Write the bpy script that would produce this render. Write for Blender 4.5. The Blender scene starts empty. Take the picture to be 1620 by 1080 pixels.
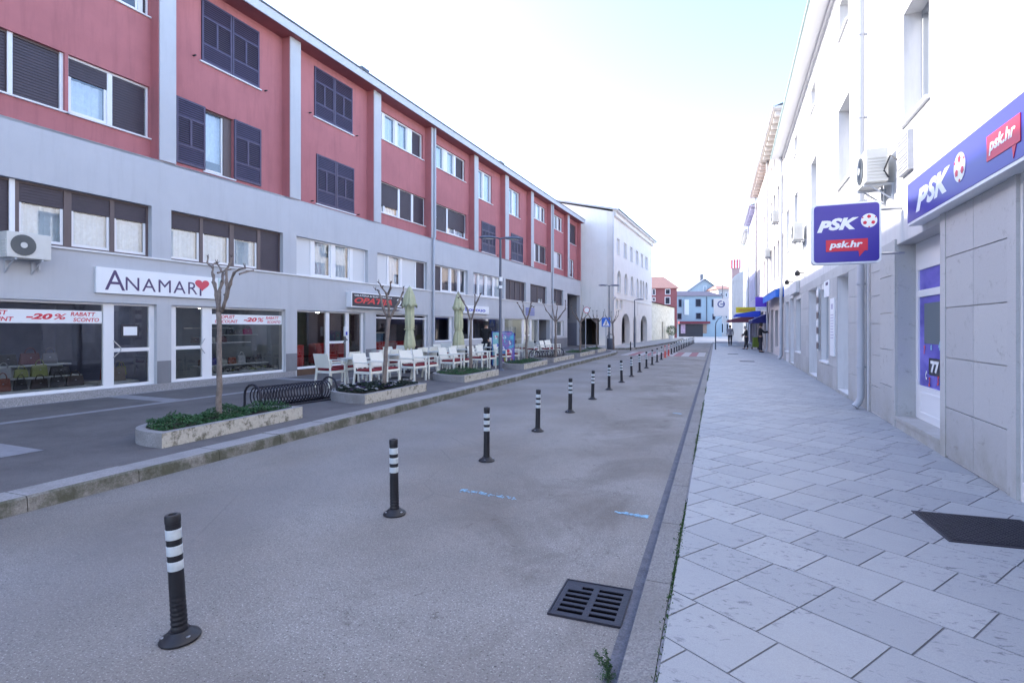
import bpy, bmesh, math, random
from mathutils import Vector, Matrix
rad = math.radians
random.seed(7)
S = bpy.context.scene
# ------------------------------------------------------------------ camera
FPX, CX, HY, EYE = 855., 810., 518., 1.65
YAW = math.atan(323/855)
Fv = (-math.sin(YAW), math.cos(YAW)); Rv = (math.cos(YAW), math.sin(YAW))
cam = bpy.data.cameras.new('Camera'); co = bpy.data.objects.new('Camera', cam)
S.collection.objects.link(co); S.camera = co
cam.sensor_width = 36; cam.lens = 36*FPX/1620; cam.shift_y = -(540-HY)/1620
cam.clip_start = .05; cam.clip_end = 2000
co.location = (0, 0, EYE); co.rotation_euler = (rad(90), 0, YAW)
# ------------------------------------------------------------------ light
SUN_EL, SUN_AZ = 27.5, 94.0          # light travels towards azimuth 94 deg from +Y to +X
W = bpy.data.worlds.new('World'); S.world = W; W.use_nodes = True
nt = W.node_tree; nt.nodes.clear()
sky = nt.nodes.new('ShaderNodeTexSky'); sky.sky_type = 'NISHITA'; sky.sun_disc = False
sky.sun_elevation = rad(SUN_EL); sky.sun_rotation = rad(SUN_AZ+180); sky.altitude = 0
sky.air_density = 1.0; sky.dust_density = 1.2; sky.ozone_density = 2.0
bg = nt.nodes.new('ShaderNodeBackground'); bg.inputs[1].default_value = .15
wo = nt.nodes.new('ShaderNodeOutputWorld')
tn = nt.nodes.new('ShaderNodeMix'); tn.data_type = 'RGBA'; tn.blend_type = 'MULTIPLY'; tn.inputs[0].default_value = 1; tn.inputs[7].default_value = (1.0, .96, 1.03, 1)
nt.links.new(sky.outputs[0], tn.inputs[6]); nt.links.new(tn.outputs[2], bg.inputs[0]); nt.links.new(bg.outputs[0], wo.inputs[0])
sl = bpy.data.lights.new('Sun', 'SUN'); sl.energy = 2.0; sl.angle = rad(.5); sl.color = (1, .94, .86)
so = bpy.data.objects.new('Sun', sl); S.collection.objects.link(so)
a = rad(SUN_AZ); e = rad(SUN_EL)
so.rotation_euler = Vector((math.sin(a)*math.cos(e), math.cos(a)*math.cos(e), -math.sin(e))).to_track_quat('-Z', 'Y').to_euler()
S.view_settings.view_transform = 'Standard'; S.view_settings.look = 'None'
S.view_settings.exposure = 2.25; S.view_settings.gamma = 1
# ------------------------------------------------------------------ pixel helpers (authoring only)
def G(u, v, z=0.):
    d = (EYE-z)*FPX/(v-HY); dx = (u-CX)/FPX
    return (d*(Fv[0]+dx*Rv[0]), d*(Fv[1]+dx*Rv[1]))
def WD(u, d):
    dx = (u-CX)/FPX
    return (d*(Fv[0]+dx*Rv[0]), d*(Fv[1]+dx*Rv[1]))
class Fac:                            # a facade line: s along it, d into the building
    def __init__(s, p, ang, side):
        s.p = p; q = rad(ang); s.t = (math.sin(q), math.cos(q)); s.side = side
        s.n = (side*math.cos(q), -side*math.sin(q)); s.rz = math.pi/2-q
    def s_(s, u, off=0):
        dx = (u-CX)/FPX; r = (Fv[0]+dx*Rv[0], Fv[1]+dx*Rv[1])
        px = s.p[0]+off*s.n[0]; py = s.p[1]+off*s.n[1]
        det = -r[0]*s.t[1]+r[1]*s.t[0]
        d = (-px*s.t[1]+py*s.t[0])/det
        return (r[0]*d-px)*s.t[0]+(r[1]*d-py)*s.t[1]
    def w(s, a_, off=0, z=0):
        return (s.p[0]+a_*s.t[0]+off*s.n[0], s.p[1]+a_*s.t[1]+off*s.n[1], z)
    def y(s, d): return d*s.side        # local y of a depth d (left facades: +, right: -)
LF = Fac((-12.6, 6.1), 2.5, 1)
RF = Fac((2.50, 6.0), 1.3, -1)
AF = Fac((-8.23, 46.0), 3.5, 1)
# ------------------------------------------------------------------ mesh builder
class MB:
    def __init__(s): s.v = []; s.f = []; s.m = []
    def face(s, pts, m=0):
        n = len(s.v); s.v += [tuple(p) for p in pts]; s.f.append(tuple(range(n, n+len(pts)))); s.m.append(m)
    def box(s, x0, x1, y0, y1, z0, z1, m=0):
        x0, x1 = sorted((x0, x1)); y0, y1 = sorted((y0, y1)); z0, z1 = sorted((z0, z1))
        n = len(s.v)
        s.v += [(x0,y0,z0),(x1,y0,z0),(x1,y1,z0),(x0,y1,z0),(x0,y0,z1),(x1,y0,z1),(x1,y1,z1),(x0,y1,z1)]
        for q in ((0,3,2,1),(4,5,6,7),(0,1,5,4),(1,2,6,5),(2,3,7,6),(3,0,4,7)):
            s.f.append(tuple(n+i for i in q)); s.m.append(m)
        return s
    def bar(s, p, q, w, h, m=0):
        p = Vector(p); q = Vector(q); d = (q-p).normalized()
        up = Vector((0,0,1)) if abs(d.z) < .95 else Vector((0,1,0))
        a_ = d.cross(up).normalized()*w/2; b_ = a_.cross(d).normalized()*h/2
        n = len(s.v)
        for c in (p, q): s.v += [tuple(c-a_-b_), tuple(c+a_-b_), tuple(c+a_+b_), tuple(c-a_+b_)]
        for f_ in ((0,1,2,3),(7,6,5,4),(0,4,5,1),(1,5,6,2),(2,6,7,3),(3,7,4,0)):
            s.f.append(tuple(n+i for i in f_)); s.m.append(m)
        return s
    def tube(s, pts, r, n=8, m=0, cap=True, flat=1.):
        pts = [Vector(p) for p in pts]
        if not hasattr(r, '__len__'): r = [r]*len(pts)
        base = len(s.v); ref = None
        for i, p in enumerate(pts):
            t = (pts[min(i+1, len(pts)-1)]-pts[max(i-1, 0)])
            t = t.normalized() if t.length > 1e-9 else Vector((0,0,1))
            if ref is None: ref = Vector((1,0,0)) if abs(t.x) < .9 else Vector((0,1,0))
            b_ = t.cross(ref).normalized(); c_ = b_.cross(t).normalized(); ref = c_
            for k in range(n):
                an = 2*math.pi*k/n
                s.v.append(tuple(p+(c_*math.cos(an)+b_*math.sin(an)*flat)*r[i]))
        for i in range(len(pts)-1):
            for k in range(n):
                k2 = (k+1) % n
                s.f.append((base+i*n+k, base+i*n+k2, base+(i+1)*n+k2, base+(i+1)*n+k)); s.m.append(m)
        if cap:
            s.f.append(tuple(base+k for k in reversed(range(n)))); s.m.append(m)
            s.f.append(tuple(base+(len(pts)-1)*n+k for k in range(n))); s.m.append(m)
        return s
    def lathe(s, prof, n=20, c=(0,0,0), m=0, bend=None):
        base = len(s.v)
        for (r, z) in prof:
            ox = oy = 0
            if bend: ox, oy = bend(z)
            for k in range(n):
                an = 2*math.pi*k/n
                s.v.append((c[0]+r*math.cos(an)+ox, c[1]+r*math.sin(an)+oy, c[2]+z))
        for i in range(len(prof)-1):
            for k in range(n):
                k2 = (k+1) % n
                s.f.append((base+i*n+k, base+i*n+k2, base+(i+1)*n+k2, base+(i+1)*n+k)); s.m.append(m)
        s.f.append(tuple(base+k for k in reversed(range(n)))); s.m.append(m)
        s.f.append(tuple(base+(len(prof)-1)*n+k for k in range(n))); s.m.append(m)
        return s
    def prism(s, poly, z0, z1, m=0, mtop=None):
        n = len(poly); b = len(s.v)
        s.v += [(p[0], p[1], z0) for p in poly]+[(p[0], p[1], z1) for p in poly]
        s.f.append(tuple(b+i for i in reversed(range(n)))); s.m.append(m)
        s.f.append(tuple(b+n+i for i in range(n))); s.m.append(m if mtop is None else mtop)
        for i in range(n):
            j = (i+1) % n; s.f.append((b+i, b+j, b+n+j, b+n+i)); s.m.append(m)
        return s
    def slab(s, poly, y0, y1, m=0):       # polygon in x,z extruded along y
        n = len(poly); b = len(s.v)
        s.v += [(p[0], y0, p[1]) for p in poly]+[(p[0], y1, p[1]) for p in poly]
        s.f.append(tuple(b+i for i in range(n))); s.m.append(m)
        s.f.append(tuple(b+n+i for i in reversed(range(n)))); s.m.append(m)
        for i in range(n):
            j = (i+1) % n; s.f.append((b+j, b+i, b+n+i, b+n+j)); s.m.append(m)
        return s
    def wall(s, s0, s1, z0, z1, y0, y1, ops=(), m=0, mr=None):
        """wall in x,z between depths y0 (front) and y1 (back) with real rectangular openings"""
        mr = m if mr is None else mr
        xs = sorted({s0, s1} | {c for o in ops for c in o[:2] if s0 < c < s1})
        zs = sorted({z0, z1} | {c for o in ops for c in o[2:4] if z0 < c < z1})
        def op(i, j):
            if i < 0 or j < 0 or i >= len(xs)-1 or j >= len(zs)-1: return None
            cx = (xs[i]+xs[i+1])/2; cz = (zs[j]+zs[j+1])/2
            return any(o[0] < cx < o[1] and o[2] < cz < o[3] for o in ops)
        for i in range(len(xs)-1):
            for j in range(len(zs)-1):
                a0, a1, b0, b1 = xs[i], xs[i+1], zs[j], zs[j+1]
                if op(i, j): continue
                s.face([(a0,y0,b0),(a1,y0,b0),(a1,y0,b1),(a0,y0,b1)], m)
                s.face([(a0,y1,b0),(a0,y1,b1),(a1,y1,b1),(a1,y1,b0)], m)
                for (di, dj, q) in ((-1,0,[(a0,y0,b0),(a0,y0,b1),(a0,y1,b1),(a0,y1,b0)]), (1,0,[(a1,y0,b0),(a1,y1,b0),(a1,y1,b1),(a1,y0,b1)]),
                                    (0,-1,[(a0,y0,b0),(a0,y1,b0),(a1,y1,b0),(a1,y0,b0)]), (0,1,[(a0,y0,b1),(a1,y0,b1),(a1,y1,b1),(a0,y1,b1)])):
                    o = op(i+di, j+dj)
                    if o is None: s.face(q, m)
                    elif o: s.face(q, mr)
        return s
    def build(s, name, mats, parent=None, smooth=False, bevel=0, fix=True):
        me = bpy.data.meshes.new(name); me.from_pydata(s.v, [], s.f)
        if not isinstance(mats, (list, tuple)): mats = [mats]
        for mm in mats: me.materials.append(mm)
        me.polygons.foreach_set('material_index', s.m)
        if fix:
            bm = bmesh.new(); bm.from_mesh(me); bmesh.ops.recalc_face_normals(bm, faces=bm.faces); bm.to_mesh(me); bm.free()
        if smooth: me.polygons.foreach_set('use_smooth', [True]*len(me.polygons))
        me.update()
        o = bpy.data.objects.new(name, me); S.collection.objects.link(o)
        if parent: o.parent = parent
        if bevel:
            b = o.modifiers.new('b', 'BEVEL'); b.width = bevel; b.segments = 2; b.limit_method = 'ANGLE'
        if smooth and smooth != 'all':
            try: me.set_sharp_from_angle(angle=rad(40))
            except Exception: pass
        return o
def tag(o, label, cat=None, group=None, kind=None):
    if label: o['label'] = label
    if cat: o['category'] = cat
    if group: o['group'] = group
    if kind: o['kind'] = kind
    return o
def thing(name, label, cat, loc=(0,0,0), rz=0, group=None):
    o = bpy.data.objects.new(name, None); S.collection.objects.link(o)
    o.location = loc; o.rotation_euler = (0, 0, rz); o.empty_display_size = .2
    return tag(o, label, cat, group)
def struct(name, mb, m, label, **k):
    return tag(mb.build(name, m, **k), label, name.replace('_', ' '), None, 'structure')
def dup(o, loc=None, rz=None, label=None, parent=None):
    kids = [c for c in ALLK(o)]
    c = o.copy(); S.collection.objects.link(c)
    if parent: c.parent = parent
    if loc is not None: c.location = loc
    if rz is not None: c.rotation_euler = (c.rotation_euler[0], c.rotation_euler[1], rz)
    if label: c['label'] = label
    for k in kids: dup(k, parent=c)
    return c
def ALLK(o): return list(o.children)
ORD = ['first','second','third','fourth','fifth','sixth','seventh','eighth','ninth','tenth','eleventh','twelfth','thirteenth','fourteenth','fifteenth','sixteenth','seventeenth','eighteenth','nineteenth','twentieth','twenty-first','twenty-second','twenty-third','twenty-fourth','twenty-fifth','twenty-sixth','twenty-seventh','twenty-eighth','twenty-ninth','thirtieth']
# ------------------------------------------------------------------ materials
MATS = {}
def mat(name, col, rough=.6, var=0., vscale=3., bump=0., bscale=60., metal=0., spec=.5, emis=None, var2=None, v2scale=40., detail=6):
    m = bpy.data.materials.new(name); m.use_nodes = True; n = m.node_tree; N = n.nodes; Lk = n.links
    b = N['Principled BSDF']; b.inputs['Roughness'].default_value = rough; b.inputs['Metallic'].default_value = metal
    b.inputs['Specular IOR Level'].default_value = spec
    c = (*col, 1); b.inputs['Base Color'].default_value = c
    if var or var2 or bump:
        g = N.new('ShaderNodeNewGeometry')
    cur = None
    if var:
        t = N.new('ShaderNodeTexNoise'); t.inputs['Scale'].default_value = vscale; t.inputs['Detail'].default_value = detail; t.inputs['Roughness'].default_value = .65
        Lk.new(g.outputs['Position'], t.inputs['Vector'])
        r = N.new('ShaderNodeMapRange'); r.inputs[1].default_value = .3; r.inputs[2].default_value = .7
        r.inputs[3].default_value = 1-var; r.inputs[4].default_value = 1+var
        Lk.new(t.outputs[0], r.inputs[0])
        x = N.new('ShaderNodeMix'); x.data_type = 'RGBA'; x.blend_type = 'MULTIPLY'; x.inputs[0].default_value = 1
        x.inputs[6].default_value = c; Lk.new(r.outputs[0], x.inputs[7]); cur = x.outputs[2]
    if var2:
        t = N.new('ShaderNodeTexNoise'); t.inputs['Scale'].default_value = v2scale; t.inputs['Detail'].default_value = 3
        Lk.new(g.outputs['Position'], t.inputs['Vector'])
        r = N.new('ShaderNodeMapRange'); r.inputs[1].default_value = .3; r.inputs[2].default_value = .7
        r.inputs[3].default_value = 1-var2; r.inputs[4].default_value = 1+var2
        Lk.new(t.outputs[0], r.inputs[0])
        x = N.new('ShaderNodeMix'); x.data_type = 'RGBA'; x.blend_type = 'MULTIPLY'; x.inputs[0].default_value = 1
        if cur: Lk.new(cur, x.inputs[6])
        else: x.inputs[6].default_value = c
        Lk.new(r.outputs[0], x.inputs[7]); cur = x.outputs[2]
    if cur: Lk.new(cur, b.inputs['Base Color'])
    if bump:
        t = N.new('ShaderNodeTexNoise'); t.inputs['Scale'].default_value = bscale; t.inputs['Detail'].default_value = 4
        Lk.new(g.outputs['Position'], t.inputs['Vector'])
        bp = N.new('ShaderNodeBump'); bp.inputs['Strength'].default_value = bump; bp.inputs['Distance'].default_value = .01
        Lk.new(t.outputs[0], bp.inputs['Height']); Lk.new(bp.outputs[0], b.inputs['Normal'])
    if emis:
        b.inputs['Emission Color'].default_value = (*emis[0], 1); b.inputs['Emission Strength'].default_value = emis[1]
    MATS[name] = m
    return m
def glass(name, tint=(.85,.9,.9), refl=1.0, dark=0.0, boost=.06):
    """clear window pane: see-through with a Fresnel reflection"""
    m = bpy.data.materials.new(name); m.use_nodes = True; n = m.node_tree; N = n.nodes; Lk = n.links; N.clear()
    o = N.new('ShaderNodeOutputMaterial'); t = N.new('ShaderNodeBsdfTransparent'); t.inputs[0].default_value = (*tint, 1)
    gl = N.new('ShaderNodeBsdfGlossy'); gl.inputs['Roughness'].default_value = .015
    gl.inputs[0].default_value = (1,1,1,1)
    f = N.new('ShaderNodeFresnel'); f.inputs[0].default_value = 1.5
    ad = N.new('ShaderNodeMath'); ad.operation = 'MULTIPLY_ADD'; ad.inputs[1].default_value = refl; ad.inputs[2].default_value = boost; ad.use_clamp = True
    mx = N.new('ShaderNodeMixShader'); Lk.new(f.outputs[0], ad.inputs[0]); Lk.new(ad.outputs[0], mx.inputs[0])
    Lk.new(t.outputs[0], mx.inputs[1]); Lk.new(gl.outputs[0], mx.inputs[2]); Lk.new(mx.outputs[0], o.inputs[0])
    return m
class NT:                              # small node helper for the richer ground materials
    def __init__(s, name, rough=.8):
        s.m = bpy.data.materials.new(name); s.m.use_nodes = True; s.n = s.m.node_tree; s.N = s.n.nodes; s.L = s.n.links
        s.b = s.N['Principled BSDF']; s.b.inputs['Roughness'].default_value = rough
        s.g = s.N.new('ShaderNodeNewGeometry')
    def noise(s, sc, det=4, rgh=.6, vec=None, dist=0):
        t = s.N.new('ShaderNodeTexNoise'); t.inputs['Scale'].default_value = sc; t.inputs['Detail'].default_value = det
        t.inputs['Roughness'].default_value = rgh; t.inputs['Distortion'].default_value = dist
        s.L.new(vec or s.g.outputs['Position'], t.inputs['Vector']); return t.outputs[0]
    def vor(s, sc, vec=None, feat='F1'):
        t = s.N.new('ShaderNodeTexVoronoi'); t.inputs['Scale'].default_value = sc; t.feature = feat
        s.L.new(vec or s.g.outputs['Position'], t.inputs['Vector']); return t
    def scale(s, v):
        t = s.N.new('ShaderNodeMapping'); t.inputs['Scale'].default_value = v
        s.L.new(s.g.outputs['Position'], t.inputs['Vector']); return t.outputs[0]
    def rng(s, x, a0, a1, b0=0., b1=1.):
        r = s.N.new('ShaderNodeMapRange'); r.inputs[1].default_value = a0; r.inputs[2].default_value = a1
        r.inputs[3].default_value = b0; r.inputs[4].default_value = b1; s.L.new(x, r.inputs[0]); return r.outputs[0]
    def mix(s, f, A, B, mode='MIX'):
        x = s.N.new('ShaderNodeMix'); x.data_type = 'RGBA'; x.blend_type = mode
        for i, q in ((0, f), (6, A), (7, B)):
            if isinstance(q, (int, float)): x.inputs[i].default_value = q if i == 0 else (q, q, q, 1)
            elif isinstance(q, tuple): x.inputs[i].default_value = (*q, 1)
            else: s.L.new(q, x.inputs[i])
        return x.outputs[2]
    def bump(s, h, st=.3, dist=.01):
        bp = s.N.new('ShaderNodeBump'); bp.inputs['Strength'].default_value = st; bp.inputs['Distance'].default_value = dist
        s.L.new(h, bp.inputs['Height']); s.L.new(bp.outputs[0], s.b.inputs['Normal'])
    def done(s, c):
        s.L.new(c, s.b.inputs['Base Color']); return s.m
# asphalt carriageway: worn pale aggregate, brown stains towards the right kerb
q = NT('asphalt', .85)
ag = q.vor(130); big = q.noise(.55, 5, .6); mid = q.noise(2.2, 6, .75)
c = q.mix(q.rng(ag.outputs['Color'], 0, 1), (.188,.178,.168), (.285,.272,.26))
c = q.mix(q.rng(q.noise(90, 2, .5), .60, .68), c, (.48,.47,.455))
c = q.mix(q.rng(q.noise(70, 2, .5), .62, .70), c, (.06,.058,.058))
c = q.mix(q.rng(big, .40, .62, 0, .6), c, (.145,.125,.108))
c = q.mix(1., c, q.mix(q.rng(mid, .3, .7), (.80,.79,.78), (1.16,1.16,1.17)), 'MULTIPLY')
# brown damp stains in the parking lane by the right kerb, polished wheel tracks in the carriageway
sx = q.N.new('ShaderNodeSeparateXYZ'); q.L.new(q.g.outputs['Position'], sx.inputs[0])
def mul(a_, b_):
    m_ = q.N.new('ShaderNodeMath'); m_.operation = 'MULTIPLY'; q.L.new(a_, m_.inputs[0]); q.L.new(b_, m_.inputs[1]); return m_.outputs[0]
lane = mul(q.rng(sx.outputs[0], -2.6, -1.6), q.rng(sx.outputs[0], -.45, -.8))
st = mul(lane, q.rng(q.noise(.8, 6, .7, q.scale((1,.8,1)), .8), .47, .62))
c = q.mix(q.rng(st, 0, 1, 0, .42), c, (.085,.068,.055))
st2 = mul(lane, q.rng(q.noise(3.1, 7, .8, None, 1.), .60, .66)); c = q.mix(q.rng(st2, 0, 1, 0, .6), c, (.05,.035,.03))
trk = mul(q.rng(sx.outputs[0], -4.9, -4.4), q.rng(sx.outputs[0], -3.2, -3.7)); c = q.mix(q.rng(trk, 0, 1, 0, .22), c, (.17,.172,.19))
crk = q.vor(.55, None, 'DISTANCE_TO_EDGE'); cm = mul(q.rng(crk.outputs['Distance'], .006, .0), q.rng(q.noise(.5, 3, .5), .52, .6)); c = q.mix(q.rng(cm, 0, 1, 0, .25), c, (.05,.05,.05))
q.bump(ag.outputs['Distance'], .45, .005); M_ASPH = q.done(c)
q = NT('pavement asphalt', .8)
c = q.mix(q.rng(q.vor(170).outputs['Color'], 0, 1), (.085,.082,.084), (.15,.145,.148))
c = q.mix(1., c, q.mix(q.rng(q.noise(1.3, 6, .7), .3, .7), (.72,.70,.70), (1.2,1.18,1.16)), 'MULTIPLY')
q.bump(q.noise(120), .3, .004); M_PAVE = q.done(c)
# limestone slabs: every slab its own tone, scattered pits and veins
q = NT('limestone slab', .6)
isl = q.g.outputs['Random Per Island']
c = q.mix(isl, (.30,.308,.322), (.375,.38,.385))
c = q.mix(q.rng(q.noise(5, 6, .7), .35, .7, 0, .35), c, (.30,.30,.31))
pit = q.noise(14, 7, .72, q.scale((1,1.9,1)), .6)
msk = q.noise(1.6, 3, .6)
mm = q.N.new('ShaderNodeMath'); mm.operation = 'MULTIPLY'; q.L.new(q.rng(pit, .565, .625), mm.inputs[0]); q.L.new(q.rng(msk, .43, .53), mm.inputs[1])
c = q.mix(mm.outputs[0], c, (.15,.155,.175))
c = q.mix(q.rng(q.noise(160, 2, .5), .35, .65), c, q.mix(1., c, (.86,.86,.87), 'MULTIPLY'))
c = q.mix(q.rng(q.noise(.5, 3, .6), .52, .7, 0, .25), c, (.40,.375,.33))
q.bump(pit, .25, .01); M_TILE = q.done(c)
q = NT('mossy kerb stone', .85)
c = q.mix(q.rng(q.noise(60, 4, .6), .3, .7), (.17,.165,.155), (.30,.29,.275))
c = q.mix(q.rng(q.noise(3.5, 6, .7), .36, .56, 0, .85), c, (.060,.064,.036))
q.bump(q.noise(80), .5, .01); M_KERB = q.done(c)
q = NT('kerb top stone', .8)
c = q.mix(q.rng(q.noise(75, 4, .6), .3, .7), (.22,.215,.22), (.38,.37,.37))
c = q.mix(q.rng(q.noise(2.5, 6, .7), .45, .7, 0, .5), c, (.16,.15,.14))
q.bump(q.noise(90), .5, .008); M_KERBT = q.done(c)
q = NT('concrete kerb', .85)
c = q.mix(q.rng(q.vor(120).outputs['Color'], 0, 1), (.13,.128,.13), (.29,.28,.275))
c = q.mix(q.rng(q.noise(2.2, 6, .7), .42, .7, 0, .6), c, (.15,.14,.13))
q.bump(q.noise(90), .6, .01); M_CONC = q.done(c)
q = NT('lichen planter stone', .85)
c = q.mix(q.rng(q.noise(40, 4, .6), .3, .7), (.42,.40,.35), (.55,.53,.48))
c = q.mix(q.rng(q.noise(7, 8, .8), .5, .6), c, (.15,.145,.11))
q.bump(q.noise(60), .5, .01); M_PLST = q.done(c)
q = NT('granite plinth', .5)
c = q.mix(q.rng(q.vor(110).outputs['Color'], 0, 1), (.14,.14,.15), (.42,.42,.44)); M_GRAN = q.done(c)
# rendered plaster with faint weather streaks
def plaster(name, c0, c1, str_=.10):
    q = NT(name, .85)
    c = q.mix(q.rng(q.noise(1.1, 5, .65), .3, .7), c0, c1)
    c = q.mix(q.rng(q.noise(2.2, 5, .7, q.scale((2.5,2.5,.25))), .5, .75, 0, str_*2.5), c, tuple(v*.72 for v in c0))
    q.bump(q.noise(110, 5, .7), .35, .006); return q.done(c)
M_RED = plaster('red render', (.39,.140,.145), (.45,.163,.168), .2)
M_GREY = plaster('pale grey render', (.46,.47,.495), (.50,.51,.535), .1)
M_DKGREY = plaster('dark grey render', (.125,.13,.165), (.145,.15,.19))
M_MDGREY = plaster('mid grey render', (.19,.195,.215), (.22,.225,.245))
M_WHITE = plaster('white render', (.60,.60,.60), (.66,.66,.655), .2)
M_CREAM = plaster('cream render', (.74,.70,.65), (.80,.76,.71), .1)
M_PINKW = plaster('pale pink render', (.56,.50,.475), (.61,.55,.52), .15)
M_CREAMR = plaster('sunlit row cream', (.56,.53,.50), (.61,.58,.55), .15)  # darker copy of the cream, toned down to offset sunlight on the right row
M_GABLE = plaster('pale gable render', (.80,.78,.74), (.85,.83,.80), .1)
M_LILAC = plaster('lilac shade and print', (.45,.43,.55), (.50,.48,.60), .1)  # lilac puts the far house's shade into its walls; also notice print
q = NT('limestone cladding', .55)
c = q.mix(q.g.outputs['Random Per Island'], (.42,.42,.425), (.50,.50,.495))
c = q.mix(q.rng(q.noise(55, 5, .7), .35, .7, 0, .35), c, (.33,.33,.335))
c = q.mix(q.rng(q.noise(6, 8, .8, None, .8), .57, .66, 0, .55), c, (.19,.18,.17))
zs = q.N.new('ShaderNodeSeparateXYZ'); q.L.new(q.g.outputs['Position'], zs.inputs[0])
ad = q.N.new('ShaderNodeMath'); ad.operation = 'MULTIPLY'; q.L.new(q.rng(zs.outputs[2], .15, .75, 1, 0), ad.inputs[0]); q.L.new(q.rng(q.noise(2, 5, .7), .35, .65), ad.inputs[1])
c = q.mix(q.rng(ad.outputs[0], 0, 1, 0, .55), c, (.22,.19,.125))
q.bump(q.noise(70, 5, .7), .2, .005); M_CLAD = q.done(c)
M_NBLACK = mat('near black', (.05,.05,.055), .9)
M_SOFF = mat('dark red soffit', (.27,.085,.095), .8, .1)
M_FASC = mat('fascia', (.50,.515,.55), .6, .05)
M_GUT = mat('gutter', (.11,.13,.16), .45, metal=.3)
M_PVC = mat('white plastic frame', (.75,.76,.78), .35)
M_SILL = mat('white sill', (.70,.70,.70), .5, .06)
M_BROWN = mat('brown frame', (.115,.085,.085), .5, .08)
M_SHUT = mat('dark violet shutter paint', (.066,.050,.095), .45, .12, 6)
M_ROLL = mat('brown roller slats', (.055,.044,.060), .55, .1)
M_ROLLW = mat('white roller slats', (.62,.63,.64), .5)
M_GLASS = glass('window glass', (.80,.86,.90), 1.0, boost=.10)
M_SHOPG = glass('shop glass', (.72,.78,.86), 1.0, boost=.05)
M_DARK = mat('dark room', (.025,.028,.045), .8)  # near-black colour stands in for unlit rooms behind the windows
M_ROOM = mat('shop room wall', (.18,.19,.25), .8, .15)
M_CURT = mat('curtain', (.78,.84,.90), .9, .1, 12)
M_PIPE = mat('grey downpipe', (.42,.44,.48), .4, .06)
M_PIPEW = mat('pale downpipe', (.55,.55,.57), .45, .08)
M_BLK = mat('black rubber', (.010,.010,.015), .5, .15, 20)
M_REFL = mat('reflective band', (.62,.68,.72), .28, .1, 30, metal=.15)
M_REDP = mat('red bollard plastic', (.55,.06,.04), .5)
M_LAMP = mat('lamp grey paint', (.085,.10,.14), .4, .08)
M_LENS = mat('lamp lens', (.35,.37,.38), .2)
M_CHAIR = mat('cream white wicker', (.76,.77,.70), .6, .06, 40, .25, 90)
M_CUSH = mat('dark red cushion', (.18,.012,.02), .85, .1)
M_TABLE = mat('white table top', (.55,.57,.55), .4)
M_CAST = mat('cast iron', (.030,.028,.040), .55, .2, 8, .3, 60, metal=.4)
M_BARK = mat('plane bark', (.20,.165,.145), .9, .25, 14, .8, 60, var2=.15, v2scale=70)
M_BARKD = mat('pruned knob bark', (.085,.065,.062), .9, .2, 20, .8, 60)
M_SOIL = mat('soil', (.06,.045,.035), .95, .3, 15, .8, 40)
M_LEAF = mat('ground cover leaves', (.030,.095,.028), .7, .35, 9)
M_LEAF2 = mat('dark pansy leaves', (.018,.035,.022), .7, .35, 12)
M_PETW = mat('white petals', (.75,.75,.78), .7)
M_PETP = mat('purple petals', (.12,.03,.20), .7)
M_MOSS = mat('kerb moss', (.035,.085,.018), .9, .4, 25)
M_CANV = mat('pale green canvas', (.50,.51,.33), .85, .12, 5, .3, 40)
M_PSK = mat('sign blue', (.045,.030,.30), .3)
M_SIGNW = mat('sign white', (.78,.80,.82), .4)
M_SIGNR = mat('sign red', (.60,.025,.055), .4)
M_INK = mat('dark violet ink', (.075,.045,.13), .5)
M_CHAR = mat('charcoal sign', (.020,.020,.035), .4)
M_BLUE = mat('blue lettering', (.03,.06,.45), .5)
M_LBLUE = mat('light blue paint', (.22,.42,.58), .8, .2, 20)
M_AWN = mat('blue awning', (.02,.06,.52), .7)
M_AWND = mat('navy awning', (.008,.010,.13), .7)
M_YEL = mat('yellow sign', (.62,.55,.02), .5)
M_TILER = mat('terracotta roof', (.36,.20,.16), .85, .2, 6, .8, 12)
M_ROOFG = mat('grey roof', (.42,.43,.46), .8, .15)
M_STONE = None
q = NT('rubble stone', .9)
v = q.vor(3.2); c = q.mix(q.rng(v.outputs['Color'], 0, 1), (.56,.53,.42), (.80,.77,.66)); q.bump(v.outputs['Distance'], .7, .05); M_STONE = q.done(c)
M_SKIN = mat('skin', (.48,.28,.20), .6)
M_HAIR = mat('dark hair', (.02,.015,.012), .7)
M_HAIRG = mat('grey hair', (.30,.29,.28), .7)
M_COATB = mat('black jacket', (.012,.012,.014), .8)
M_COATG = mat('grey jacket', (.27,.26,.28), .8)
M_COATD = mat('dark olive coat', (.035,.038,.038), .85)
M_TROU = mat('dark trousers', (.02,.02,.03), .8)
M_METAL = mat('brushed metal', (.45,.46,.48), .3, metal=.8)
M_ACW = mat('air conditioner casing', (.60,.60,.57), .45, .05)
M_ACF = mat('fan grille', (.10,.11,.11), .5)
M_BULB = mat('ceiling lamp', (1,1,1), .5, emis=((1,.95,.86), 12))
M_REDF = mat('red armchair', (.50,.018,.012), .6)
M_WOODR = mat('brown wood panel', (.10,.055,.035), .6, .2, 4)
M_XRED = mat('red crossing paint', (.27,.12,.13), .85, .2, 10)
M_XWH = mat('white crossing paint', (.36,.35,.35), .85, .2, 10)
M_SHELF = mat('shelf', (.55,.58,.58), .4)
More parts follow.
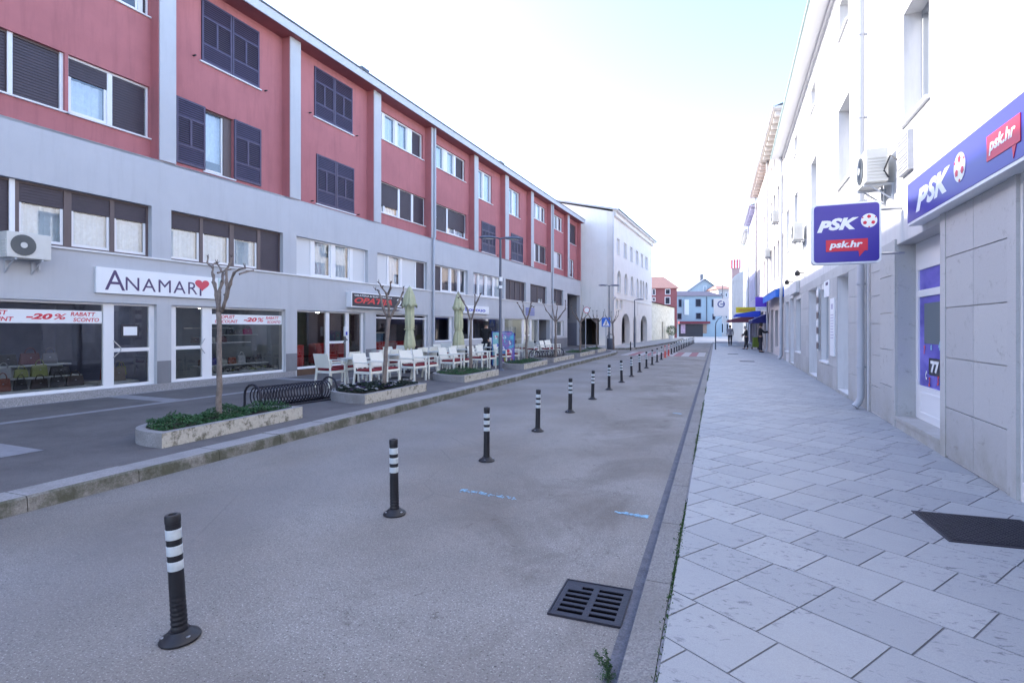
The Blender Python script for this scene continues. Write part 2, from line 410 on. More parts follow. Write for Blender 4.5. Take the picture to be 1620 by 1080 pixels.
# ------------------------------------------------------------------ text
def text(body, size, m, parent, pos, flip=False, shear=0., bold=0., ext=.002, xs=1., align='LEFT', name='lettering', space=1.0, rot=None):
    cu = bpy.data.curves.new('t', 'FONT'); cu.body = body; cu.size = size; cu.shear = shear; cu.offset = bold*size
    cu.extrude = ext; cu.align_x = align; cu.space_character = space; cu.resolution_u = 4
    o = bpy.data.objects.new('t', cu); S.collection.objects.link(o)
    dg = bpy.context.evaluated_depsgraph_get()
    me = bpy.data.meshes.new_from_object(o.evaluated_get(dg)); bpy.data.objects.remove(o); bpy.data.curves.remove(cu)
    M = Matrix.Rotation(rad(90), 4, 'X') @ Matrix.Diagonal((xs,1,1,1))
    if flip: M = Matrix.Rotation(math.pi, 4, 'Z') @ M
    if rot: M = rot @ M
    me.transform(Matrix.Translation(pos) @ M)
    me.materials.clear(); me.materials.append(m); me.name = name
    t = bpy.data.objects.new(name, me); S.collection.objects.link(t); t.parent = parent
    return t
def disc(mb, cx, cz, r, y0, y1, m=0, n=20, rx=1.):
    mb.slab([(cx+r*rx*math.cos(2*math.pi*i/n), cz+r*math.sin(2*math.pi*i/n)) for i in range(n)], y0, y1, m)
def ball_logo(parent, cx, cz, r, y, flip=False, sg=-1):
    """white football with red pentagon patches; sg = outward direction in y"""
    w = MB(); disc(w, cx, cz, r, y, y+sg*.004, 0, 28)
    b = w.build('ball_emblem', M_SIGNW, parent)
    p = MB()
    for k in range(3):
        an = rad(90+120*k); x = cx+(-1 if flip else 1)*math.cos(an)*r*.58; z = cz+math.sin(an)*r*.58
        p.slab([(x+r*.27*math.cos(rad(90+72*i)+an), z+r*.27*math.sin(rad(90+72*i)+an)) for i in range(5)], y+sg*.0041, y+sg*.0075)
    for k in range(3):
        an = rad(30+120*k)
        x = cx+math.cos(an)*r*.9; z = cz+math.sin(an)*r*.9
        p.slab([(x+r*.11*math.cos(rad(60*i)), z+r*.11*math.sin(rad(60*i))) for i in range(6)], y+sg*.0041, y+sg*.0075)
    p.build('ball_patch', M_SIGNR, b)
# ================================================================== SETTING
g = MB(); g.face([(-400,-200,-.012),(400,-200,-.012),(400,700,-.012),(-400,700,-.012)])
struct('ground', g, M_PAVE, 'dark paved ground reaching to the horizon', fix=False)
r = MB(); r.face([(-14,-15,0),(-.40,-15,0),(-.36,75,0),(-2,95,0),(-30,95,0),(-14,39,0)])
struct('road', r, M_ASPH, 'worn grey asphalt street with brown stains running away from the camera', fix=False)
# plaza beyond the street end, pale stone
pz = MB(); pz.face([(-28,62,.004),(26,62,.004),(60,140,.004),(-60,140,.004)])
struct('plaza', pz, mat('pale plaza paving', (.42,.41,.40), .8, .1, 2), 'sunlit pale square at the far end of the street', fix=False)
# pavements
PL = [(-6.12,-15),(-6.08,20),(-6.02,33),(-6.5,36.3),(-8.2,38.6),(-9.5,42),(-9.5,62),(-40,62),(-40,-15)]
p = MB(); p.prism(PL, -.01, .13)
struct('left_pavement', p, M_PAVE, 'dark asphalt pavement with pale stone bands in front of the red building')
PA = [(-5.85,41.5),(-5.2,50),(-4.6,62),(-4.6,80),(-20,80),(-9.45,42.4),(-9.2,40.2),(-7.3,39.9)]
p = MB(); p.prism(PA, -.008, .126)
struct('arcade_pavement', p, mat('pale arcade paving', (.36,.35,.34), .8, .12, 3, .3), 'pale pavement in front of the arcaded building')
PR = [(-.25,-15),(40,-15),(40,64),(-.05,64),(-.16,51),(-.25,30)]
p = MB(); p.prism(PR, -.01, .1225)
struct('right_pavement', p, mat('slab mortar', (.20,.20,.225), .9, .1, 20), 'mortar bed of the stone pavement on the right')
# real slabs laid diagonally
TA = rad(-34.7); ca, sa = math.cos(TA), math.sin(TA)
def clipx(poly, x0, x1, y0, y1):
    for (ax, sg_, lim) in ((0,1,x0),(0,-1,x1),(1,1,y0),(1,-1,y1)):
        out = []
        for i in range(len(poly)):
            P_, Q_ = poly[i-1], poly[i]
            ip = sg_*(P_[ax]-lim) >= 0; iq = sg_*(Q_[ax]-lim) >= 0
            if ip != iq:
                t = (lim-P_[ax])/(Q_[ax]-P_[ax]); out.append((P_[0]+t*(Q_[0]-P_[0]), P_[1]+t*(Q_[1]-P_[1])))
            if iq: out.append(Q_)
        poly = out
        if not poly: return []
    return poly
rt = random.Random(3)
tm = MB(); ph = .412; row = -30; gpx = .005
MH = [(1.55,5.41),(2.29,5.44),(2.26,4.70),(1.52,4.69)]
def inhole(x, y): return 1.50 < x < 2.31 and 4.66 < y < 5.47
o0 = (-.266, 3.78)                      # a point on one long joint
for row in range(-60, 130):
    v0 = row*ph; v1 = v0+ph; u_ = -38+.2*(row % 2)+rt.uniform(-.07,.07)
    u_ += -row*.0-math.floor((abs(row)*.0))
    while u_ < 12+abs(row)*.6+40:
        L_ = rt.choice([.40,.41,.41,.42,.44,.46,.38,.52])
        q0 = [(u_+gpx, v0+gpx), (u_+L_-gpx, v0+gpx), (u_+L_-gpx, v1-gpx), (u_+gpx, v1-gpx)]
        u_ += L_
        P4 = [(o0[0]+x*ca-y*sa, o0[1]+x*sa+y*ca) for x, y in q0]
        cx_ = sum(a_[0] for a_ in P4)/4; cy_ = sum(a_[1] for a_ in P4)/4
        if cx_ < -1 or cx_ > 4.6 or cy_ < -2 or cy_ > 56: continue
        pl = clipx(P4, -.235, 4.0, -2, 55.6)
        if len(pl) > 2:
            tm.prism(pl, .1228, .13+rt.uniform(-.0008, .0008))
struct('pavement_slabs', tm, M_TILE, 'pale limestone slabs laid diagonally on the right pavement')
# right kerb and gutter
kb = MB(); y = -6.
rk = random.Random(5)
while y < 60:
    L_ = rk.uniform(.9, 1.1)
    x0 = -.40+.0008*y; kb.prism([(x0, y+.004), (x0+.145, y+.004), (x0+.145, y+L_-.004), (x0, y+L_-.004)], -.01, .127); y += L_
struct('right_kerb', kb, M_CONC, 'worn concrete kerb along the right pavement')
gm = MB(); gm.face([(-.50,-6,.004),(-.402,-6,.004),(-.36,60,.004),(-.45,60,.004)])
struct('gutter', gm, mat('gutter grime', (.11,.11,.13), .8, .3, 9, .4, var2=.25, v2scale=80), 'darker gutter strip beside the right kerb', fix=False)
# moss strip between kerb and slabs (small clumps of blades)
ms = MB()
for i in range(13000):
    yy = rk.uniform(0, 1)**1.6*22+1.2
    dens = .5+.5*math.sin(yy*1.9)+.35*math.sin(yy*.7+1)
    if rk.random() > dens: continue
    xx = -.245+rk.gauss(0, .0085+.004*math.sin(yy*5))+.0008*yy; h = rk.uniform(.004, .020)
    an = rk.uniform(0, 6.28); w_ = rk.uniform(.004, .010)
    ms.face([(xx-w_*math.cos(an), yy-w_*math.sin(an), .118), (xx+w_*math.cos(an), yy+w_*math.sin(an), .118), (xx+rk.gauss(0,.006), yy+rk.gauss(0,.006), .122+h)])
tag(ms.build('moss', M_MOSS, fix=False), 'green moss growing in the joint between kerb and slabs', 'moss', kind='stuff')
# left kerb: stones following the pavement edge
def kerb_line(name, pts, wd, h, m, label, step=1.0, seed=1):
    mb = MB(); rr = random.Random(seed)
    for i in range(len(pts)-1):
        A_ = Vector(pts[i]); B_ = Vector(pts[i+1]); d = (B_-A_); L0 = d.length; d.normalize(); nrm = Vector((-d.y, d.x)); n_ = max(1, round(L0/step))
        for k in range(n_):
            a0 = A_+d*(L0*k/n_+.004); a1 = A_+d*(L0*(k+1)/n_-.004); dz = rr.uniform(-.004, .004)
            b = len(mb.v)
            pr = [(a0, 0), (a1, 0)]
            for (pp, _) in pr:
                for (off, z) in ((0,-.01),(.012,h-.02+dz),(.03,h+dz),(wd,h+dz),(wd,-.01)):
                    w_ = pp+nrm*off; mb.v.append((w_.x, w_.y, z))
            for j in range(5):
                mb.f.append((b+j, b+(j+1) % 5, b+5+(j+1) % 5, b+5+j)); mb.m.append(1 if j == 2 else 0)
            mb.f.append(tuple(b+j for j in range(5))); mb.m.append(0)
            mb.f.append(tuple(b+9-j for j in range(5))); mb.m.append(0)
    return tag(mb.build(name, m), label, 'kerb', None, 'structure')
KL = [(-5.80,-15),(-5.78,0),(-5.76,10),(-5.74,20),(-5.70,30),(-5.70,33),(-5.95,35),(-6.6,36.8),(-8.0,38.3),(-9.2,41)]
kerb_line('left_kerb', KL, .34, .137, [M_KERB, M_KERBT], 'mossy stone kerb along the left pavement')
KA = [(-7.3,39.85),(-6.2,40.6),(-5.6,42.5),(-4.95,50),(-4.3,62),(-4.3,80)]
kerb_line('arcade_kerb', KA, .3, .133, [M_KERB, M_KERBT], 'stone kerb of the pavement before the arcaded building', seed=4)
# pale stone bands let into the left pavement
bd = MB(); MBAND = mat('pale stone band', (.25,.25,.27), .75, .15, 6, .3)
def fq(s0, s1, o0_, o1_, z=.1345):
    bd.face([LF.w(s0,o0_,z), LF.w(s1,o0_,z), LF.w(s1,o1_,z), LF.w(s0,o1_,z)])
fq(-14, 35, .02, .13); fq(-14, 35, 1.95, 2.18, .1350)
for sc in (-2.1, 2.1-.3, 6.3, 10.5, 14.7, 18.9, 23.1, 27.3): fq(sc, sc+.42, .13, 1.95, .1356)
for sc in (-2.1,): fq(sc, sc+.42, 2.18, 4.9, .1356)
struct('pavement_bands', bd, MBAND, 'pale stone bands laid in the dark left pavement', fix=False)
# road markings
cw = MB(); n_ = 0
for i in range(12):
    x0 = -.62-i*.43; 
    if x0-.43 < -5.4: break
    w_ = 1 if i % 2 else 0
    cw.face([(x0-.43, 32.4, .004), (x0, 32.4, .004), (x0, 37.6, .004), (x0-.43, 37.6, .004)], w_)
tag(cw.build('crosswalk', [M_XWH, M_XRED], fix=False), 'worn red and white zebra crossing over the street', 'crosswalk', None, 'structure')
def blot(mb, x0, y0, x1, y1, w_, seed, z=.004):
    rr = random.Random(seed); n_ = 26; d = Vector((x1-x0, y1-y0)); nn = Vector((-d.y, d.x)).normalized()
    for k in range(int(n_*6)):
        t = rr.random()**1.5; c_ = Vector((x0, y0))+d*t+nn*rr.gauss(0, w_*.5*(1-.4*t)); r_ = rr.uniform(.002, .0095)
        mb.face([(c_.x+r_*1.6*math.cos(a_+.3*rr.random()), c_.y+r_*math.sin(a_), z+k*1e-6) for a_ in (0,1.05,2.1,3.14,4.2,5.2)])
bl = MB(); blot(bl, -2.42,4.95,-1.80,4.88,.05,1); blot(bl, -.56,4.82,-.85,4.85,.04,2); blot(bl, -.62,10.8,-.78,10.85,.04,3)
tag(bl.build('road_paint', M_LBLUE, fix=False), 'faded light blue paint dashes sprayed on the asphalt', 'road paint', None, 'structure')
# drain grate
dg = thing('drain_grate', 'rusty slotted iron drain grate set in the asphalt by the right kerb', 'drain grate', (-.70,3.205,0))
m_ = MB()
X0, X1, Y0, Y1 = -.20,.20,-.215,.215
sl_ = [(-.168 if k < 5 else -.09, -.018, -.178+k*.060, -.143+k*.060) for k in range(6)]+[(.018, .168, -.178+k*.060, -.143+k*.060) for k in range(6)]
tmpm = MB(); tmpm.wall(X0, X1, Y0, Y1, 0, 1, sl_)
m_.v = [(v[0], v[2], .010 if v[1] == 0 else -.008) for v in tmpm.v]; m_.f = tmpm.f; m_.m = tmpm.m
m_.build('grating', M_CAST, dg)
f_ = MB(); f_.wall(X0-.010, X1+.010, Y0-.010, Y1+.010, 0, 1, [(X0-.002, X1+.002, Y0-.002, Y1+.002)])
f2 = MB(); f2.v = [(v[0], v[2], .014 if v[1] == 0 else -.008) for v in f_.v]; f2.f = f_.f; f2.m = f_.m; f2.build('frame', M_CAST, dg)
m_ = MB(); m_.face([(X0,Y0,.0035),(X1,Y0,.0035),(X1,Y1,.0035),(X0,Y1,.0035)]); m_.build('pit', mat('painted pit shade', (.003,.003,.004), 1., spec=0), dg, fix=False)  # black sheet just under the slots paints in the pit's shade
# manhole
mh = thing('manhole_cover', 'dark square iron manhole cover set in the stone slabs at the right', 'manhole cover', (1.90,5.05,.13), rad(3))
f_ = MB(); f_.box(-.37,.37,-.34,.34,-.01,.006); f_.build('frame', M_CAST, mh, bevel=.003)
f_ = MB(); f_.box(-.345,.345,-.315,.315,.006,.009)
for i in range(22):
    for j in range(20):
        f_.box(-.335+i*.031, -.313+i*.031, -.305+j*.031, -.283+j*.031, .009, .0125)
f_.build('plate', M_CAST, mh)
f_ = MB(); [f_.box(x-.03,x+.03,-.01,.01,.0125,.016) for x in (-.25,.25)]; f_.build('lifting_slot', M_NBLACK, mh)
for (nm, x, y, w_, lb) in (('drain_cover', 1.3,26.5,.6,'flat metal drain cover far along the right pavement, nearest of the two'), ('drain_cover', .9,33.5,.55,'flat metal drain cover farthest along the right pavement')):
    t = MB(); t.box(x-w_/2,x+w_/2,y-.25,y+.25,.125,.139); o = t.build(nm, M_CAST); tag(o, lb, 'drain cover', 'drain covers in the right pavement')
# weed by the kerb
wd = thing('weed', 'small leafy weed sprouting from the gutter in the foreground', 'weed', (-.475,2.56,0)); wd.scale = (.62,.62,.6)
ws = MB(); wl = MB(); rw = random.Random(4)
for k in range(9):
    an = rw.uniform(1.2, 4.0); L_ = rw.uniform(.10, .30); pts = []; x = y = z = 0
    for i in range(7):
        t = i/6; x = L_*.42*t*math.cos(an)+.01*math.sin(5*t); y = L_*.42*t*math.sin(an); z = L_*(t-.25*t*t); pts.append((x, y, z))
        if i > 1:
            for _ in range(5):
                a2 = rw.uniform(0, 6.28); l2 = rw.uniform(.008, .02); zz = z+rw.uniform(-.01, .01)
                wl.face([(x, y, zz), (x+l2*math.cos(a2)-.003, y+l2*math.sin(a2), zz+.008), (x+l2*1.6*math.cos(a2), y+l2*1.6*math.sin(a2), zz+.004), (x+l2*math.cos(a2)+.004, y+l2*math.sin(a2)+.003, zz-.004)])
    ws.tube(pts, [.0022-.0002*i for i in range(7)], 5)
for _ in range(420):
    a2 = rw.uniform(0, 6.28); r_ = abs(rw.gauss(0, .035)); x, y = r_*math.cos(a2), r_*1.5*math.sin(a2)-.05; z = rw.uniform(0, .05)
    wl.face([(x, y, z), (x+rw.uniform(-.012,.012), y+rw.uniform(-.012,.012), z+.012), (x+rw.uniform(-.012,.012), y+rw.uniform(-.012,.012), z+.002)])
ws.build('stem', M_LEAF, wd); wl.build('leaves', mat('weed green', (.05,.10,.045), .8, .3, 30), wd, fix=False)

# ================================================================== facade helpers
def slats(mb, s0, s1, z0, z1, y, sg, pitch=.058, th=.014):
    n_ = max(1, int((z1-z0)/pitch)); p_ = (z1-z0)/n_
    for k in range(n_):
        mb.slab([(s0, z0+k*p_+.003), (s1, z0+k*p_+.003), (s1, z0+(k+1)*p_-.009), (s0, z0+(k+1)*p_-.009)], y, y+sg*th)
    mb.box(s0, s1, y+sg*th*.9, y+sg*(th+.01), z0, z1)
SASH = {'brown frame': M_PVC}
def win(par, s0, s1, z0, z1, y, sg, fm, secs, sill=None, curt=True, name='window', gm=None, fw=.045):
    """framed window; y is the depth of the frame's front, sg the direction into the building"""
    fr = MB()
    fr.box(s0, s1, y, y+sg*.07, z1-fw, z1); fr.box(s0, s1, y, y+sg*.07, z0, z0+fw)
    fr.box(s0, s0+fw, y+sg*.001, y+sg*.069, z0+fw, z1-fw); fr.box(s1-fw, s1, y+sg*.001, y+sg*.069, z0+fw, z1-fw)
    kids = []
    for (a_, b_, k) in secs:
        gl = MB(); bl_ = MB(); cu = MB(); blm = M_ROLL
        a2, b2 = max(a_, s0+fw), min(b_, s1-fw)
        if b2-a2 < .02: continue
        if k in 'm': fr.box(a2, b2, y-sg*.002, y+sg*.068, z0+fw, z1-fw); continue
        zt = z1-fw; zb = z0+fw; split = None
        if k == 'r': slats(bl_, a2, b2, zb, zt, y+sg*.025, sg); kids.append((bl_, 'blind', blm)); continue
        if k == 'w': bl_.box(a2, b2, y+sg*.02, y+sg*.04, zb, zt); kids.append((bl_, 'blind', M_ROLLW)); continue
        if k == 'h': split = zt-(zt-zb)*.32
        if k == 'H': split = zb+(zt-zb)*.26
        if split:
            slats(bl_, a2, b2, split, zt, y+sg*.02, sg); kids.append((bl_, 'blind', blm))
            zt = split-.012
        fm2 = SASH.get(fm.name); sa3 = MB() if fm2 else fr
        sa3.box(a2, a2+.05, y+sg*.03, y+sg*.06, zb, zt); sa3.box(b2-.05, b2, y+sg*.03, y+sg*.06, zb, zt)
        sa3.box(a2+.05, b2-.05, y+sg*.03, y+sg*.06, zb, zb+.06)
        if fm2: kids.append((sa3, 'sash', fm2))
        gl.face([(a2+.05, y+sg*.045, zb+.05), (b2-.05, y+sg*.045, zb+.05), (b2-.05, y+sg*.045, zt), (a2+.05, y+sg*.045, zt)]); kids.append((gl, 'pane', gm or M_GLASS))
        if curt:
            n_ = max(6, int((b2-a2)/.05)); yc = y+sg*.16; r_ = random.Random(int(a_*100)); ph_ = r_.random()*6
            for i in range(n_):
                x0 = a2+(b2-a2)*i/n_; x1 = a2+(b2-a2)*(i+1)/n_
                ya = yc+sg*.018*math.sin(i*1.7+ph_); yb = yc+sg*.018*math.sin((i+1)*1.7+ph_)
                cu.face([(x0, ya, zb), (x1, yb, zb), (x1, yb, zt), (x0, ya, zt)])
            kids.append((cu, 'curtain', M_CURT))
    f = fr.build(name, fm, par)
    for (mb_, nm_, mm_) in kids: mb_.build(nm_, mm_, f, fix=False)
    if sill:
        t = MB(); t.box(s0-.06, s1+.06, y, sill, z0-.035, z0-.002); t.build('sill', M_SILL, f)
    return f
def leaf(par, s0, s1, z0, z1, y, sg, m=M_SHUT):
    mb = MB(); h = z1-z0; st = .055; t = .04; ya, yb = y, y+sg*t
    mb.box(s0, s0+st, ya, yb, z0, z1); mb.box(s1-st, s1, ya, yb, z0, z1)
    rails = [(z0, z0+.06), (z0+.27*h, z0+.27*h+.05), (z0+.70*h, z0+.70*h+.05), (z1-.05, z1)]
    for (b0, b1) in rails: mb.box(s0+st, s1-st, ya+sg*.001, yb-sg*.001, b0, b1)
    mid = (s0+s1)/2; mb.box(mid-.03, mid+.03, ya+sg*.002, yb-sg*.002, rails[1][1], rails[2][0])
    for i in range(3):
        b0, b1 = rails[i][1], rails[i+1][0]; n_ = max(3, int((b1-b0)/.052))
        cols = [(s0+st, s1-st)] if i != 1 else [(s0+st, mid-.03), (mid+.03, s1-st)]
        for (c0, c1) in cols:
            for k in range(n_):
                z = b0+(k+.15)*(b1-b0)/n_
                hs = .040 if i != 1 else .030
                mb.face([(c0, ya+sg*.005, z), (c1, ya+sg*.005, z), (c1, ya+sg*.018, z+hs), (c0, ya+sg*.018, z+hs)])
    mb.box(s0+st*.5, s1-st*.5, yb-sg*.006, yb-sg*.001, z0+.03, z1-.03, 1)  # near-black backing added to paint the shaded gaps between slats
    return mb.build('shutter_leaf', [m, M_NBLACK], par, fix=False)

# ================================================================== RED BUILDING (left)
RB = thing('apartment_building', 'long red and grey apartment block with shops along its ground floor', 'apartment building', (*LF.p, 0), LF.rz)
sU = LF.s_
S0 = -17.0
def su(u, off=-.3): return sU(u, off)
mez = [(su(a_,0), su(b_,0)) for a_, b_ in ((271,448),(469,582),(597,676),(687,740),(749,797),(800,832),(839,865),(872.6,891))]
mez = [(-6.2,-1.05),(-.9+.0,2.84)]+mez
Z0M, Z1M = 3.31, 4.52
gops = [(-5.2, su(248,0), .31, 2.2), (su(271,0), su(452,0), .31, 2.2), (su(470,0), su(578,0), .34, 2.2), (su(595,0), su(677,0), .34, 2.2),
        (su(685.5,0), su(717.5,0), 1.0, 2.16), (su(730,0), su(795,0), 1.02, 2.16), (su(798.5,0), su(852,0), .30, 2.2), (su(852.6,0), su(870,0), .13, 2.2),
        (su(874,0), su(892,0), 1.0, 2.15), (35.6, 39.2, .13, 4.36)]
m_ = MB(); m_.wall(S0, 39.5, .13, 5.65, 0, .28, [(a_, b_, Z0M, Z1M) for a_, b_ in mez]+gops)
m_.build('ground_floor_wall', M_GREY, RB)
m_ = MB(); m_.box(S0, 39.5, -.04, .3, Z0M-.045, Z0M-.004) if False else m_.box(S0, 35.5, -.045, -.001, Z0M-.045, Z0M-.008); m_.build('long_sill', M_SILL, RB)
# plinths
m_ = MB()
m_.box(S0, su(470,0)-.08, -.02, -.001, .12, .305); m_.build('granite_plinth', M_GRAN, RB)
for (a_, b_, z) in ((su(248,0),su(271,0),.85),(su(452,0),su(470,0),.85),(su(578,0)+.02,su(595,0),.85),(su(684,0),su(798,0),.75),(su(870.5,0),35.55,.85)):
    m_ = MB(); m_.box(a_+.01, b_-.01, -.013, -.001, .31 if z > .8 and a_ < 7 else .13, z); m_.build('grey_plinth', M_MDGREY, RB)
m_ = MB(); m_.box(su(470,0), su(677,0), -.03, .0-.001, .13, .335); m_.build('brown_plinth', M_WOODR, RB)
m_ = MB(); m_.wall(S0, 39.32, 5.63, 10.45, .3, .5, [])
# red wall with openings collected below
wins = []      # (s0,s1,z0,z1)
TZ, LZ = (9.12,10.22), (6.20,7.44)
STZ, SLZ = (8.68,10.36), (5.80,7.47)
rop = [(-6,-1.3,*TZ), (-.6, su(237), *TZ), (-6.,-1.3,*LZ), (-.62, su(103)-.005, *LZ), (su(108), su(237), *LZ),
       (su(318), su(410), *STZ), (su(324), su(369), *SLZ), (su(496.7), su(557.3), *STZ), (su(500), su(560), *SLZ),
       (11.72, su(669), *TZ), (11.72, su(673), *LZ), (15.85, su(736), *TZ), (15.85, su(738), *LZ),
       (20.25, su(778.5), 8.64, 10.22), (su(761.5), su(783.5), *SLZ), (24.35, su(822.3), 8.6, 10.2), (su(808.3), su(827), *SLZ),
       (28.4, su(862.8), *TZ), (28.4, su(864), *LZ), (32.6, su(889.7), *TZ), (32.9, su(889.7), *LZ), (36.5, su(911), 8.62, 10.25), (36.6, su(908), 5.8, 7.3)]
m_ = MB(); m_.wall(S0, 39.32, 5.63, 10.64, .3, .5, rop); m_.build('upper_wall', M_RED, RB)
m_ = MB(); m_.box(39.3, 39.5, .0, 11.3, 5.65, 10.64); m_.build('end_wall', M_RED, RB)
m_ = MB(); m_.box(S0, 39.5, .0, .301, 5.60, 5.652); m_.build('ledge', M_GREY, RB)
# pilasters, one part each
for (a_, b_) in ((-13.4,-12.98),(-9.3,-8.88),(-5.2,-4.78),(-1.1,-.68),(3.0,3.42),(7.05,7.49),(11.16,11.6),(15.25,15.5),(19.46,19.91),(23.42,23.94),(27.6,28.1),(31.6,31.9),(35.67,36.15)):
    m_ = MB(); m_.box(a_+.012, b_, -.03, -.0, 5.66, 10.612, 0); m_.box(a_, b_, 0, .3, 5.652, 10.612, 1); m_.build('pilaster', [M_GREY, M_RED], RB)
for k, uu in enumerate((688.2, 875.3)):
    s_p = su(uu, .08); m_ = MB(); m_.tube([(s_p,-.08,10.61),(s_p,-.08,5.75),(s_p-.12,-.09,5.5),(s_p-.12,-.09,.14)], .055, 10)
    for z in (1.5,3.2,5.0,6.6,8.4): m_.tube([(s_p-(.12 if z < 5.5 else 0),-.085,z),(s_p-(.12 if z < 5.5 else 0),-.085,z+.04)], .065, 10)
    m_.build('downpipe', M_PIPE, RB, smooth=True)
# roof
m_ = MB(); m_.box(S0, 39.75, -.30, -.26, 10.60, 10.89); m_.box(39.70,39.74,-.26,11.6,10.60,10.89); m_.build('fascia', M_FASC, RB)
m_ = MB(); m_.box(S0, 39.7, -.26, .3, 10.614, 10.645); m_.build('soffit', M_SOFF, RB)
m_ = MB(); m_.tube([(S0,-.31,10.895),(39.76,-.31,10.895)], .03, 8); m_.build('gutter', M_GUT, RB)
m_ = MB(); m_.face([(S0,-.3,10.89),(39.74,-.3,10.89),(39.74,5.6,11.5),(S0,5.6,11.5)]); m_.face([(S0,5.6,11.5),(39.74,5.6,11.5),(39.74,11.6,10.89),(S0,11.6,10.89)])
m_.face([(39.74,-.3,10.89),(39.74,11.6,10.89),(39.74,5.6,11.5)]); m_.build('roof', M_TILER, RB, fix=False)
for (uu, w_) in ((572,.34),(791,.4)):
    s_p = sU(uu, -.9); m_ = MB(); m_.box(s_p-w_/2, s_p+w_/2, .75, 1.1, 10.7, 11.70); m_.box(s_p-w_/2-.05, s_p+w_/2+.05, .7, 1.15, 11.70, 11.76)
    m_.box(s_p-w_/2+.06, s_p+w_/2-.06, .80, 1.05, 11.76, 11.84); m_.build('roof_vent', M_GUT, RB)
# inner masses close the rooms
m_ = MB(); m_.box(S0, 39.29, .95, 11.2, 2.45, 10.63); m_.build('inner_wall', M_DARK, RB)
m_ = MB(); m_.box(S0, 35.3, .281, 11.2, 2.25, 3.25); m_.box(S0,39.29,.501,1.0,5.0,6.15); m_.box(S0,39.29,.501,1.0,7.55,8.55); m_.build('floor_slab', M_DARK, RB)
m_ = MB(); m_.box(39.2, 39.49, .28, 11.2, .13, 2.05, 1); m_.box(39.2,39.49,.28,11.2,2.05,5.64,0)
m_.box(35.3, 35.6, .28, 11.2, .13, 5.64, 0); m_.box(35.6,39.2,5.2,5.4,.13,4.4,1); m_.box(35.6,39.2,.28,11,4.36,4.6,0)
m_.build('passage_wall', [M_MDGREY, M_DKGREY], RB)
sa_, sb_ = su(852.6,0), su(870,0)
m_ = MB(); m_.box(sb_, sb_+.2, .28, 4.4, .13, .85, 1); m_.box(sb_, sb_+.2, .28, 4.4, .85, 2.24, 0); m_.box(sa_-.2, sa_, .28, 4.4, .13, 2.24, 0); m_.box(sa_, sb_, 3.4, 3.5, .13, 2.24, 1)
m_.build('porch_wall', [M_MDGREY, M_DKGREY], RB)
# upper windows
yw = .38
def W_(s0, s1, zz, fm, secs, **k):
    return win(RB, s0, s1, zz[0], zz[1], yw, 1, fm, secs, sill=.25, **k)
W_(-6,-1.3,TZ,M_PVC,[(-6,-3.7,'g'),(-3.7,-3.6,'m'),(-3.6,-1.3,'r')]); W_(-6,-1.3,LZ,M_PVC,[(-6,-3.7,'g'),(-3.7,-3.6,'m'),(-3.6,-1.3,'r')])
W_(-.6, su(237), TZ, M_PVC, [(-.6,.9,'g'),(.9,1.0,'m'),(1.0,su(222),'g'),(su(222),su(229),'m'),(su(229),su(237),'r')], curt=False)
W_(-.62, su(103)-.005, LZ, M_BROWN, [(-.62,su(13),'r'),(su(13),su(23),'m'),(su(23),su(98),'r')])
m_ = MB(); m_.box(su(14),su(22.5),yw-.02,yw+.02,LZ[0],LZ[1]); m_.build('white_mullion', M_PVC, RB); m_ = MB(); m_.box(su(97),su(103)-.006,yw-.02,yw+.02,LZ[0],LZ[1]); m_.build('white_mullion', M_PVC, RB)
W_(su(108), su(237), LZ, M_PVC, [(su(113),su(173),'h'),(su(173),su(181),'m'),(su(181),su(233),'r')])
for (a_, b_, zz) in ((su(318),su(410),STZ),(su(496.7),su(557.3),STZ),(su(500),su(560),SLZ),(su(761.5),su(783.5),SLZ),(su(808.3),su(827),SLZ)):
    md = (a_+b_)/2; leaf(RB, a_+.01, md-.008, zz[0]+.01, zz[1], .27, 1); leaf(RB, md+.008, b_-.01, zz[0]+.01, zz[1], .27, 1)
    m_ = MB(); m_.box(a_-.05, b_+.05, .24, .42, zz[0]-.035, zz[0]-.002); m_.build('sill', M_SILL, RB)
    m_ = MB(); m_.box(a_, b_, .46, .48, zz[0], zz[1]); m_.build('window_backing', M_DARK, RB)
    for c_ in (a_-.22, b_+.2): m_ = MB(); m_.tube([(c_,.30,zz[0]+.03),(c_,.20,zz[0]+.03)], .022, 8); m_.build('shutter_catch', M_NBLACK, RB)
a_, b_ = su(324), su(369)
W_(a_, b_, SLZ, M_BROWN, [(a_,a_+.62,'g'),(a_+.62,b_,'m')])
leaf(RB, su(279,-.26), a_-.01, SLZ[0]+.02, SLZ[1]+.02, .255, 1); leaf(RB, b_+.01, su(413.5,-.26), SLZ[0]+.02, SLZ[1]+.02, .255, 1)
e_ = lambda *us: [su(x) for x in us]
s_ = e_(606.7,611,627,631.5,646.7,654,666)
W_(11.72, su(669), TZ, M_PVC, [(11.72,s_[0],'g'),(s_[0],s_[1],'m'),(s_[1],s_[2],'g'),(s_[2],s_[3],'m'),(s_[3],s_[4],'g'),(s_[4],s_[5],'m'),(s_[5],s_[6],'r')])
s_ = e_(611,632,635,653,656,673)
W_(11.72, su(673), LZ, M_PVC, [(11.72,s_[0],'H'),(s_[0],s_[1],'H'),(s_[1],s_[2],'m'),(s_[2],s_[3],'r'),(s_[3],s_[4],'m'),(s_[4],s_[5],'r')], fw=.02)
s_ = e_(703.5,710,720,723,733)
W_(15.85, su(736), TZ, M_PVC, [(15.85,s_[0],'g'),(s_[0],s_[1],'m'),(s_[1],s_[2],'g'),(s_[2],s_[3],'m'),(s_[3],s_[4],'r')])
s_ = e_(694,708.5,710.5,722,738)
